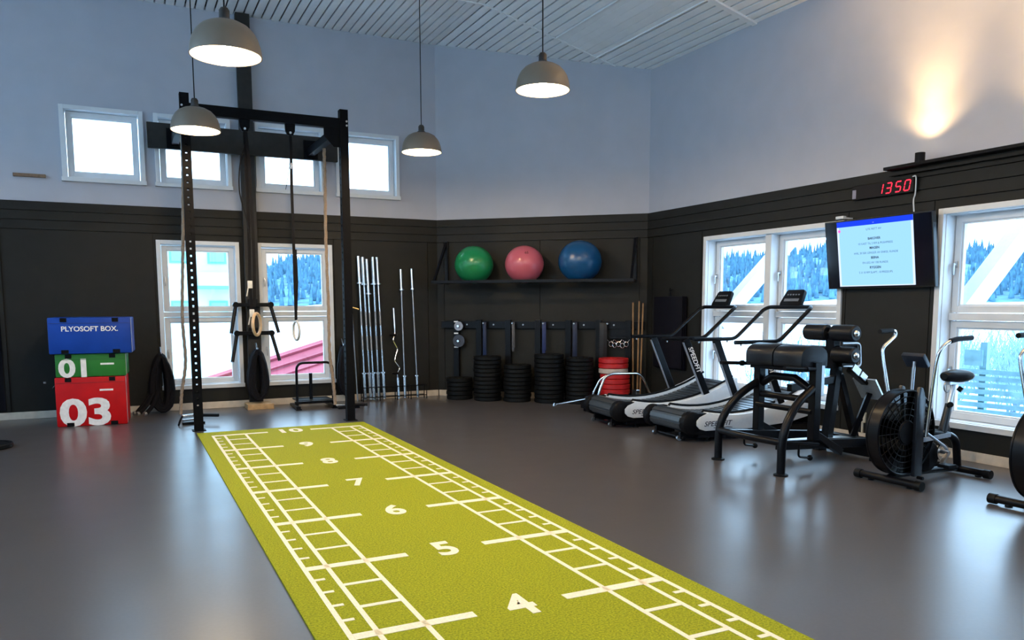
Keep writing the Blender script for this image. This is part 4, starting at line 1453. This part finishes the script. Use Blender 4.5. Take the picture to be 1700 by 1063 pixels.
# ankle roller carriage
MB().beam(W(5.17, 6.04, 0.19), W(5.27, 6.04, 0.92), 0.07, 0.085).build('carriage_post', BLACK, r, bevel=0.004, smooth=0)
MB().beam(W(5.55, 6.04, 0.17), W(5.30, 6.04, 0.80), 0.06, 0.06).build('carriage_strut', BLACK, r, bevel=0.004, smooth=0)
MB().beam(W(4.66, 6.04, 0.70), W(5.26, 6.04, 0.76), 0.06, 0.07).build('slide_rail', BLACK, r, bevel=0.004, smooth=0)
MB().box(5.16 - gx, 5.24 - gx, -0.05, 0.05, 0.86, 1.25).build('roller_plate', BLACK, r, bevel=0.004, smooth=0)
for zc, ya, yb_ in ((1.200, 5.75, 6.33), (0.995, 5.77, 6.33)):
    xc = 5.17 if zc > 1.1 else 5.20
    MB().cyl(W(xc, ya - 0.02, zc), W(xc, yb_ + 0.02, zc), 0.014, 10).build('roller_axle', STEEL, r)
    for a, b in ((ya, 6.01), (6.07, yb_)):
        mm = Matrix.Translation(W(xc, a, zc)) @ Matrix.Rotation(-math.pi / 2, 4, 'X')
        L = b - a
        MB().lathe([(0.02, 0.0), (0.062, 0.0), (0.076, 0.014), (0.078, 0.04), (0.078, L - 0.04), (0.076, L - 0.014), (0.062, L), (0.02, L)], 24, mm, closed=True).build('ankle_roller', PADV, r)
    MB().lathe([(0.0, 0), (0.034, 0), (0.030, 0.012), (0.012, 0.024), (0.0, 0.024)], 16, Matrix.Translation(W(xc, ya - 0.001, zc)) @ Matrix.Rotation(math.pi / 2, 4, 'X')).build('roller_cap', CHROME, r)
MB().tube(fillet([W(5.22, 5.95, 1.10), W(5.42, 5.92, 1.10), W(5.44, 5.92, 0.88), W(5.24, 5.95, 0.88)], 0.04), 0.014, 10).build('pull_handle', STEEL, r)
MB().box(5.22 - gx, 5.42 - gx, -0.10, -0.06, 0.88, 1.08).build('carriage_side', BLACKM, r, bevel=0.006, smooth=0)
# foot plate on its sloping arm
MB().beam(W(5.28, 5.90, 0.86), W(5.50, 5.90, 0.72), 0.07, 0.05).build('plate_arm', BLACK, r, bevel=0.004, smooth=0)
MB().beam(W(5.27, 5.855, 0.885), W(5.36, 5.855, 0.825), 0.014, 0.065).build('scale_plate', M('pale_steel', (0.55, 0.62, 0.66)), r, smooth=0)
MB().beam(W(5.38, 5.855, 0.815), W(5.45, 5.855, 0.765), 0.014, 0.055).build('scale_plate', M('pale_steel', (0.55, 0.62, 0.66)), r, smooth=0)
MB().beam(W(5.48, 5.90, 0.76), W(5.62, 5.90, 0.56), 0.26, 0.020, (1, 0, 0.7)).build('foot_plate', M('pale_steel', (0.55, 0.62, 0.66)), r, bevel=0.003, smooth=0)
MB().beam(W(5.56, 5.90, 0.62), W(5.45, 5.98, 0.20), 0.045, 0.045).build('plate_strut', BLACK, r, smooth=0)

# ------------------------------------------------------------------ air bikes
def make_bike(lab, loc, rot):
    r = T('air_bike', lab, 'exercise bike', loc, rot, group='air bikes by the right wall')
    for x, a, b in ((0.0, 0.27, -0.27), (0.90, 0.26, -0.26)):
        MB().cyl((x, a, 0.045), (x, b, 0.045), 0.030, 14).build('stabilizer', BLACK, r)
        for yy in (a, b):
            s = 1 if yy > 0 else -1
            MB().cyl((x, yy - s * 0.02, 0.042), (x, yy + s * 0.035, 0.042), 0.038, 14).build('end_cap', RUBBER, r)
            MB().lathe([(0, 0), (0.026, 0), (0.026, 0.012), (0, 0.012)], 12, Matrix.Translation((x + 0.03, yy - s * 0.09, 0.0))).build('foot', RUBBER, r)
    fc = Vector((0.13, 0, 0.425))
    FR = 0.345
    # fan wheel
    mb = MB()
    mm = Matrix.Translation(fc) @ Matrix.Rotation(math.pi / 2, 4, 'X')
    mb.lathe([(FR - 0.035, -0.035), (FR - 0.028, -0.035), (FR - 0.028, 0.035), (FR - 0.035, 0.035)], 40, mm, closed=True)
    mb.lathe([(0, -0.04), (0.06, -0.04), (0.06, 0.04), (0, 0.04)], 20, mm)
    mb.build('fan_rim', BLACKM, r)
    for k in range(10):
        a = 2 * math.pi * k / 10
        d = Vector((math.cos(a), 0, math.sin(a)))
        t = Vector((-math.sin(a), 0.7, math.cos(a))).normalized()
        MB().beam(fc + d * 0.055, fc + d * (FR - 0.036), 0.065, 0.006, t).build('fan_blade', M('fan_blade_black', (0.006, 0.008, 0.012), 0.35, spec=0.3), r, smooth=0)
    # guard: side covers with rings and spokes
    for s in (-1, 1):
        yy = s * 0.050
        mb = MB()
        for k in range(6):
            torus(mb, fc + Vector((0, yy, 0)), 0.10 + 0.049 * k, 0.10 + 0.049 * k, 0.0045 if k < 5 else 0.011, (0, 1, 0), 44, 6)
        for k in range(24):
            a = 2 * math.pi * k / 24
            mb.tube([fc + Vector((0.09 * math.cos(a), yy, 0.09 * math.sin(a))), fc + Vector((FR * math.cos(a), yy, FR * math.sin(a)))], 0.003, 4)
        mb.build('fan_guard', BLACK, r)
        MB().lathe([(0.0, -0.008), (0.10, -0.008), (0.09, 0.010), (0.0, 0.012)], 24, Matrix.Translation(fc + Vector((0, yy, 0))) @ Matrix.Rotation(-s * math.pi / 2, 4, 'X')).build('guard_hub', BLACKM, r)
        # dark mesh disc between the spokes
        MB().lathe([(0.09, -0.001), (FR - 0.004, -0.001), (FR - 0.004, 0.001), (0.09, 0.001)], 40, Matrix.Translation(fc + Vector((0, yy * 0.93, 0))) @ Matrix.Rotation(math.pi / 2, 4, 'X'), closed=True).build('guard_screen', mat_glass('smoked_mesh', (0.16, 0.17, 0.19)), r, smooth=0)
        # fork plate rising beside the fan
        MB().prism([(0.185, 0.06), (0.285, 0.06), (0.285, 0.70), (0.25, 0.79), (0.215, 0.80), (0.185, 0.70)], (0, s * 0.066, 0), (1, 0, 0), (0, 0, 1), (0, s * 0.035, 0)).build('fork_cover', M('bike_frame_grey', (0.010, 0.013, 0.020), 0.3), r, bevel=0.010)
    mb = MB()
    mb.lathe([(FR - 0.004, -0.050), (FR + 0.004, -0.050), (FR + 0.004, 0.050), (FR - 0.004, 0.050)], 44, mm, closed=True)
    mb.build('guard_band', BLACK, r)
    # frame
    MB().tube(fillet([(0.0, 0, 0.05), (0.05, 0, 0.07), (0.30, 0, 0.07), (0.90, 0, 0.055)], 0.05), 0.028, 12).build('lower_rail', BLACK, r)
    MB().tube(fillet([(0.27, 0, 0.46), (0.45, 0, 0.40), (0.74, 0, 0.36), (0.86, 0, 0.30), (0.90, 0, 0.06)], 0.09, 6), 0.032, 12).build('rear_arch', BLACK, r)
    for s in (-1, 1):
        MB().beam((0.24, s * 0.085, 0.355), (0.72, s * 0.035, 0.36), 0.016, 0.035).build('side_rail', M('silver_grey', (0.45, 0.5, 0.58), 0.3, 0.6), r, smooth=0)
        MB().tube([(0.24, s * 0.13, 0.44), (0.50, s * 0.13, 0.30), (0.56, s * 0.12, 0.26)], 0.012, 8).build('push_link', STEEL, r)
    # drive cover, crank, pedals
    mm2 = Matrix.Translation((0.44, 0.0, 0.20)) @ Matrix.Rotation(math.pi / 2, 4, 'X')
    MB().lathe([(0, -0.05), (0.12, -0.05), (0.13, -0.04), (0.13, 0.04), (0.12, 0.05), (0, 0.05)], 28, mm2).build('drive_cover', BLACKM, r)
    MB().box(0.30, 0.45, -0.05, 0.05, 0.085, 0.30).build('cover_box', BLACKM, r, bevel=0.01)
    MB().cyl((0.58, -0.13, 0.23), (0.58, 0.13, 0.23), 0.016, 10).build('crank_axle', STEEL, r)
    MB().lathe([(0.05, -0.005), (0.075, -0.005), (0.075, 0.005), (0.05, 0.005)], 24, Matrix.Translation((0.58, -0.07, 0.23)) @ Matrix.Rotation(math.pi / 2, 4, 'X'), closed=True).build('chainring', CHROME, r)
    for s in (-1, 1):
        tip = Vector((0.58 + s * 0.10, s * 0.13, 0.23 + s * 0.09))
        MB().beam((0.58, s * 0.12, 0.23), tip, 0.02, 0.028, (0, 1, 0)).build('crank', STEEL, r, smooth=0)
        MB().box(tip.x - 0.05, tip.x + 0.05, tip.y + (0.0 if s > 0 else -0.10), tip.y + (0.10 if s > 0 else 0.0), tip.z - 0.014, tip.z + 0.014).build('pedal', BLACKM, r, bevel=0.004, smooth=0)
        MB().cyl((0.20, s * 0.12, 0.06), (0.20, s * 0.17, 0.06), 0.014, 8).build('foot_peg', BLACK, r)
    # levers
    near = spline([(0.235, -0.15, 0.40), (0.235, -0.18, 0.75), (0.235, -0.21, 1.02), (0.26, -0.23, 1.12), (0.34, -0.245, 1.175), (0.44, -0.25, 1.19)], 6)
    MB().tube(near, 0.014, 10).build('lever', CHROME, r)
    MB().tube([(0.34, -0.245, 1.175), (0.42, -0.25, 1.19), (0.60, -0.25, 1.195)], 0.021, 12).build('grip', BLACKM, r)
    far = spline([(0.235, 0.15, 0.40), (0.225, 0.22, 0.78), (0.22, 0.27, 1.02), (0.235, 0.28, 1.10), (0.31, 0.28, 1.155), (0.375, 0.28, 1.20), (0.37, 0.28, 1.238), (0.32, 0.28, 1.245)], 6)
    MB().tube(far, 0.014, 10).build('lever', CHROME, r)
    MB().tube([(0.34, 0.28, 1.243), (0.18, 0.28, 1.238)], 0.020, 12).build('grip', BLACKM, r)
    # console on its mast
    MB().cyl((0.24, 0, 0.74), (0.255, 0, 1.0), 0.013, 10).build('mast', STEEL, r)
    cm = Matrix.Translation((0.27, 0, 1.01)) @ Matrix.Rotation(R(-40), 4, 'Y')
    cb = MB().box(-0.02, 0.02, -0.10, 0.10, -0.065, 0.065)
    cb.v = [tuple(cm @ Vector(q)) for q in cb.v]
    c = cb.build('console', M('console_navy', (0.010, 0.016, 0.03), 0.3), r, bevel=0.008)
    sc = MB().box(0.0205, 0.022, -0.075, 0.075, -0.03, 0.045)
    sc.v = [tuple(cm @ Vector(q)) for q in sc.v]
    sc.build('display', M('bike_display', (0.10, 0.15, 0.22), 0.15), c, smooth=0)
    # saddle and post
    MB().tube([(0.66, 0, 0.36), (0.735, 0, 0.62)], [0.036, 0.030], 14).build('seat_tube', M('bike_frame_grey', (0.022, 0.026, 0.034)), r)
    MB().prism([(0.0, 0.0), (0.13, 0.0), (0.055, 0.16), (0.035, 0.16)], (0.64, -0.02, 0.35), (1, 0, 0), (0, 0, 1), (0, 0.04, 0)).build('gusset', M('bike_frame_grey', (0.022, 0.026, 0.034)), r, bevel=0.004)
    MB().tube([(0.728, 0, 0.60), (0.785, 0, 0.79)], 0.020, 12).build('seat_post', M('silver_paint', (0.62, 0.66, 0.70), 0.3, 0.5), r)
    MB().box(0.70, 0.90, -0.022, 0.022, 0.785, 0.815).build('seat_slide', M('silver_paint', (0.62, 0.66, 0.70)), r, bevel=0.005, smooth=0)
    MB().cyl((0.695, -0.03, 0.615), (0.665, -0.06, 0.625), 0.024, 12).build('knob', BLACKM, r)
    MB().cyl((0.815, -0.02, 0.755), (0.825, -0.05, 0.735), 0.022, 12).build('knob', BLACKM, r)
    mb = MB()
    prof = [(-0.13, 0.035, 0.03), (-0.11, 0.05, 0.045), (-0.05, 0.065, 0.055), (0.03, 0.105, 0.062), (0.09, 0.12, 0.062), (0.125, 0.11, 0.055), (0.14, 0.07, 0.03)]
    vs_, fs = [], []
    n = 14
    for x, hw, hh in prof:
        for k in range(n):
            a = 2 * math.pi * k / n
            vs_.append((0.775 + x, hw * math.cos(a), 0.862 + hh * math.sin(a) * (1.0 if math.sin(a) < 0 else 0.8)))
    for i in range(len(prof) - 1):
        for k in range(n):
            l = (k + 1) % n
            fs.append((i * n + k, i * n + l, (i + 1) * n + l, (i + 1) * n + k))
    fs += [tuple(range(n)), tuple((len(prof) - 1) * n + k for k in range(n))]
    mb.add(vs_, fs)
    mb.build('saddle', PADV, r)
    torus(MB(), (0.70, 0, 0.77), 0.035, 0.045, 0.006, (0.2, 1, 0)).build('saddle_spring', STEEL, r)
    return r


b1 = make_bike('black air bike with a big fan wheel below the right hand window', (4.72, 5.00, 0), R(1))
b2 = copy_tree(b1)
b2.location = (4.72 + 0.141, 5.00 - 1.064, 0)
b2['label'] = 'black air bike cut off by the right edge of the picture'

# ------------------------------------------------------------------ screen, clock, uplighter, socket on the right wall
tv = T('television', 'flat black television on the wall showing a workout list', 'television', (XR, 6.317, 1.99), -math.pi / 2)
tm = Matrix.Translation((0, -0.14, 0)) @ Matrix.Rotation(R(8), 4, 'X')


def tvb(name, x0, x1, y0, y1, z0, z1, mat, par, bev=0.0):
    mb = MB().box(x0, x1, y0, y1, z0, z1)
    mb.v = [tuple(tm @ Vector(q)) for q in mb.v]
    return mb.build(name, mat, par, bevel=bev, smooth=0)


body = tvb('housing', -0.635, 0.635, -0.02, 0.03, -0.36, 0.36, M('tv_black', (0.006, 0.006, 0.008), 0.3), tv, 0.006)
tvb('panel', -0.622, 0.622, -0.0216, -0.0202, -0.347, 0.347, M('tv_glass', (0.004, 0.005, 0.012), 0.12), tv)
scr = tvb('picture', -0.475, 0.43, -0.0230, -0.0218, -0.335, 0.345, mat_emit('screen_page', (0.30, 0.60, 0.90), 0.62), tv)
tvb('header_bar', -0.475, 0.43, -0.0242, -0.0232, 0.29, 0.345, mat_emit('screen_header', (0.012, 0.05, 0.75), 0.6), scr)
tvb('margin', -0.475, -0.450, -0.0238, -0.0232, -0.335, 0.29, mat_emit('screen_white', (0.62, 0.72, 0.95), 0.62), scr)
tvb('margin', 0.405, 0.43, -0.0238, -0.0232, -0.335, 0.29, mat_emit('screen_white', (0.62, 0.72, 0.95), 0.62), scr)
tvb('margin', -0.450, 0.405, -0.0238, -0.0232, -0.335, -0.325, mat_emit('screen_white', (0.62, 0.72, 0.95), 0.62), scr)
ink = M('screen_ink', (0.02, 0.06, 0.10), 0.6)
ink2 = M('screen_ink_pale', (0.06, 0.16, 0.24), 0.6)
rows = [('UTE NETT AV', 0.245, 0.030, ink2, 0, 0.0), ('BAKOVER', 0.150, 0.034, ink, 0.03, 0.0), ('10 KAST TIL 5 RM & PUSHPRESS', 0.100, 0.030, ink2, 0, 0.01), ('MAGEN', 0.055, 0.034, ink, 0.03, 0.0), ('HVIL 30 SEK LENGER AV ENKEL RUNDE', 0.005, 0.030, ink2, 0, 0.01),
        ('BEINA', -0.045, 0.034, ink, 0.03, 0.0), ('EN LEG AV 100 RUNDE', -0.095, 0.030, ink2, 0, 0.0), ('RYGGEN', -0.145, 0.034, ink, 0.03, 0.0), ('5 X 10 RM SLAPT, 10 PRESSUPS', -0.195, 0.030, ink2, 0, 0.0), ('...', 0.318, 0.03, mat_emit('screen_white', (0.62, 0.72, 0.95), 0.62), 0, 0.0)]
for txt, z, size, m, bold, dx in rows:
    me = text_mesh(txt, size, bold, 0.0002, m)
    o = link('lettering', me, scr)
    o.matrix_local = tm @ Matrix.Translation((-0.02 + dx, -0.0246 if txt == '...' else -0.0234, z)) @ Matrix.Rotation(math.pi / 2, 4, 'X')
mb = MB().lathe([(0, 0), (0.016, 0), (0.016, 0.0006), (0, 0.0006)], 16, Matrix.Translation((-0.445, -0.0236, 0.25)) @ Matrix.Rotation(math.pi / 2, 4, 'X'))
mb.v = [tuple(tm @ Vector(q)) for q in mb.v]
mb.build('badge', mat_emit('screen_pink', (0.75, 0.10, 0.45), 0.8), scr)
MB().box(-0.20, 0.20, -0.12, -0.031, -0.14, 0.14).build('wall_bracket', BLACK, tv, smooth=0)
r = T('media_box', 'small white box on top of the television', 'media box', (XR - 0.19, 6.76, 2.365), -math.pi / 2)
MB().box(-0.05, 0.05, -0.02, 0.03, 0.0, 0.03).build('case', GREYP, r, bevel=0.006)
MB().box(-0.02, 0.02, 0.03, 0.16, 0.005, 0.02).build('clip', GREYP, r, smooth=0)

ck = T('digital_clock', 'long black wall clock with red digits above the television', 'clock', (XR, 6.355, 2.632), -math.pi / 2)
cb = MB().box(-0.365, 0.365, -0.085, -0.031, -0.072, 0.072).build('case', M('clock_black', (0.005, 0.004, 0.005), 0.45, spec=0.15), ck, bevel=0.004, smooth=0)
DIG = mat_emit('red_led', (1.0, 0.025, 0.055), 1.2)
SEGS = {'1': 'bc', '3': 'abgcd', '5': 'afgcd', '0': 'abcdef'}


def digit(chx, x):
    w, h, t = 0.058, 0.098, 0.011
    sh = 0.18
    hr = M
    pos = {'a': (0, h / 2, 1), 'g': (0, 0, 1), 'd': (0, -h / 2, 1), 'f': (-w / 2, h / 4, 0), 'b': (w / 2, h / 4, 0), 'e': (-w / 2, -h / 4, 0), 'c': (w / 2, -h / 4, 0)}
    for sname in SEGS[chx]:
        px, pz, hor = pos[sname]
        if hor:
            q = [(-w / 2 + 0.006, pz - t / 2), (w / 2 - 0.006, pz - t / 2), (w / 2 - 0.006, pz + t / 2), (-w / 2 + 0.006, pz + t / 2)]
        else:
            q = [(px - t / 2, pz - h / 4 + 0.004), (px + t / 2, pz - h / 4 + 0.004), (px + t / 2, pz + h / 4 - 0.004), (px - t / 2, pz + h / 4 - 0.004)]
        q = [(x + a + b * sh, b) for a, b in q]
        MB().prism(q, (0, -0.0862, 0), (1, 0, 0), (0, 0, 1), (0, 0.001, 0)).build('digit_segment', DIG, cb, smooth=0)


for chx, x in (('1', -0.015), ('3', 0.085), ('5', 0.195), ('0', 0.295)):
    digit(chx, x)
MB().box(-0.355, -0.31, -0.0862, -0.0852, -0.06, 0.03).build('label_patch', M('grey_label', (0.22, 0.22, 0.30), 0.4), ck, smooth=0)
r = T('clock_cable', 'thin pale cable running down from the clock to the television', 'cable', (XR - 0.04, 5.985, 2.70))
MB().tube(spline([(-0.03, 0.03, 0.01), (-0.03, -0.005, 0.0), (-0.025, -0.003, -0.15), (-0.025, 0.012, -0.22), (-0.02, 0.005, -0.33)]), 0.007, 6).build('cable', GREYP, r)

r = T('cable_duct', 'black cable duct along the top of the dark panelling at right', 'duct', (XR, 6.25, ZD), -math.pi / 2)
MB().box(0.0, 4.2, -0.205, -0.031, -0.03, 0.0).build('duct', BLACKM, r, bevel=0.003, smooth=0)
MB().box(-0.02, 4.2, -0.09, -0.031, -0.075, -0.031).build('ledge', DARK, r, smooth=0)
ul = T('uplighter', 'small black uplighter on the panelling washing the wall with warm light', 'lamp', (XR - 0.16, 5.88, ZD + 0.001))
MB().lathe([(0.0, 0), (0.045, 0), (0.045, 0.085), (0.038, 0.085), (0.038, 0.07), (0.0, 0.07)], 20).build('housing', BLACKM, ul)
MB().lathe([(0.0, 0.071), (0.036, 0.071), (0.036, 0.08), (0.0, 0.08)], 16).build('lens', mat_emit('warm_lens', (1.0, 0.78, 0.45), 6.0), ul)
sd = bpy.data.lights.new('uplighter_beam', 'SPOT')
sd.energy = SPOT_W
sd.color = (1.0, 0.62, 0.27)
sd.spot_size = R(130)
sd.spot_blend = 1.0
sd.shadow_soft_size = 0.03
so = bpy.data.objects.new('uplighter_beam', sd)
COL.objects.link(so)
so.parent = ul
so.location = (0, 0, 0.10)
so.rotation_euler = (math.pi, R(-14), 0)
sd2 = sd.copy()
sd2.energy = SPOT_W * 4.5
sd2.spot_size = R(88)
so2 = bpy.data.objects.new('uplighter_beam', sd2)
COL.objects.link(so2)
so2.parent = ul
so2.location = (0, 0, 0.10)
so2.rotation_euler = (math.pi, R(-20), 0)

for yy, lab in ((4.72, 'small black uplighter next along the right wall, just outside the picture'), (3.56, 'small black uplighter added unseen, third along the right wall'), (2.40, 'small black uplighter added unseen, last along the right wall')):  # third and last are added out of view to warm the wall
    u_ = copy_tree(ul)
    u_.location = (XR - 0.16, yy, ZD + 0.001)
    u_['label'] = lab

r = T('power_socket', 'cream double wall socket low on the wall behind the bench', 'socket', (XR, 6.50, 0.26), -math.pi / 2)
MB().box(-0.04, 0.04, -0.045, -0.019, -0.05, 0.06).build('plate', M('cream_plastic', (0.62, 0.55, 0.42), 0.4), r, bevel=0.004)
for z in (-0.022, 0.032):
    MB().lathe([(0, 0), (0.016, 0), (0.016, 0.002), (0, 0.002)], 14, Matrix.Translation((0, -0.0455, z)) @ Matrix.Rotation(math.pi / 2, 4, 'X')).build('outlet', BLACKM, r)
MB().tube([(0, -0.03, -0.05), (0.0, -0.03, -0.16)], 0.012, 8).build('conduit', M('cream_plastic', (0.62, 0.55, 0.42)), r)

# weight disc at the left edge
r = T('floor_disc', 'black disc lying on the floor at the left edge', 'weight plate', (-2.17, 10.33, 0.001))
r_me = plate_mesh(0.235, 0.05, RUBBER, 'disc')
link('disc', r_me, r)
MB().lathe([(0.025, 0.051), (0.05, 0.051), (0.05, 0.055), (0.025, 0.055)], 18, closed=True).build('hub', STEEL, r)

# ------------------------------------------------------------------ pendant lamps
SHADE = M('grey_enamel', (0.17, 0.135, 0.10), 0.45, var=0.04, scale=10)
SHADEI = M('white_enamel', (0.88, 0.86, 0.80), 0.5, var=0.02)
BULB = mat_emit('warm_bulb', (1.0, 0.80, 0.50), 40.0)


def dome(n, r0, r1, h):
    return [(r1 + (r0 - r1) * math.cos(math.pi / 2 * k / n), h * math.sin(math.pi / 2 * k / n)) for k in range(n + 1)]


def pendant(lab, x, y, z):
    zc = ZC if x < XS else ZC - SL * (x - XS)
    r = T('pendant_lamp', lab, 'pendant lamp', (x, y, z), group='dome pendant lamps')
    RR, H = 0.240, 0.225
    out = [(RR, 0), (RR * 0.995, 0.03), (RR * 0.965, 0.07), (RR * 0.905, 0.115), (RR * 0.81, 0.155), (RR * 0.66, 0.192), (RR * 0.46, 0.217), (RR * 0.24, 0.228), (RR * 0.14, 0.229)]
    inn = [(a - 0.004, max(0.0, b - 0.004)) for a, b in out]
    mb = MB()
    n = len(out)
    mb.lathe(out + [(0.0001, 0.229)], 40)
    # drop the flat cap that closes the mouth
    mb.f = [f for f in mb.f if len(f) <= 4]
    mb.build('shade', SHADE, r, smooth=60)
    mb = MB()
    mb.lathe(inn + [(0.0001, 0.225)], 40)
    mb.f = [f for f in mb.f if len(f) <= 4]
    mb.build('reflector', SHADEI, r, smooth=60)
    MB().lathe([(RR - 0.006, -0.003), (RR + 0.003, -0.003), (RR + 0.003, 0.006), (RR - 0.006, 0.006)], 40, closed=True).build('rim', M('rim_dark', (0.16, 0.13, 0.10), 0.4), r)
    MB().lathe([(0.0, 0.226), (0.050, 0.226), (0.050, 0.240), (0.036, 0.248), (0.036, 0.30), (0.024, 0.318), (0.0, 0.318)], 20).build('cap', M('brown_black_cap', (0.020, 0.014, 0.012), 0.4), r)
    MB().cyl((0, 0, 0.315), (0, 0, zc - z), 0.0055, 8).build('cord', BLACKM, r)
    MB().lathe([(0.0, zc - z - 0.05), (0.045, zc - z - 0.045), (0.055, zc - z), (0.0, zc - z)], 18).build('ceiling_rose', BLACKM, r)
    MB().ellipsoid((0, 0, 0.10), 0.05, 0.05, 0.062, 16, 10).build('bulb', BULB, r)
    d = bpy.data.lights.new('bulb_light', 'POINT')
    d.energy = LAMP_W
    d.color = (1.0, 0.72, 0.40)
    d.shadow_soft_size = 0.055
    o = bpy.data.objects.new('bulb_light', d)
    COL.objects.link(o)
    o.parent = r
    o.location = (0, 0, 0.030)
    return r


pendant('grey dome pendant lamp, the largest and nearest, at top left', -0.102, 6.641, 3.192)
pendant('grey dome pendant lamp in front of the left upright of the rig', -0.073, 9.525, 3.249)
pendant('smallest grey dome pendant lamp, right of the high windows', 2.497, 9.902, 3.304)
pendant('grey dome pendant lamp hanging nearest the sloping ceiling', 2.599, 7.025, 3.359)
for x, y, lab in ((-0.1, 3.75, 'grey dome pendant lamp added unseen over the near left of the turf'), (2.6, 4.1, 'grey dome pendant lamp added unseen over the near right floor')):  # unseen lamps, added along the rows for more light
    pendant(lab, x, y, 3.25)
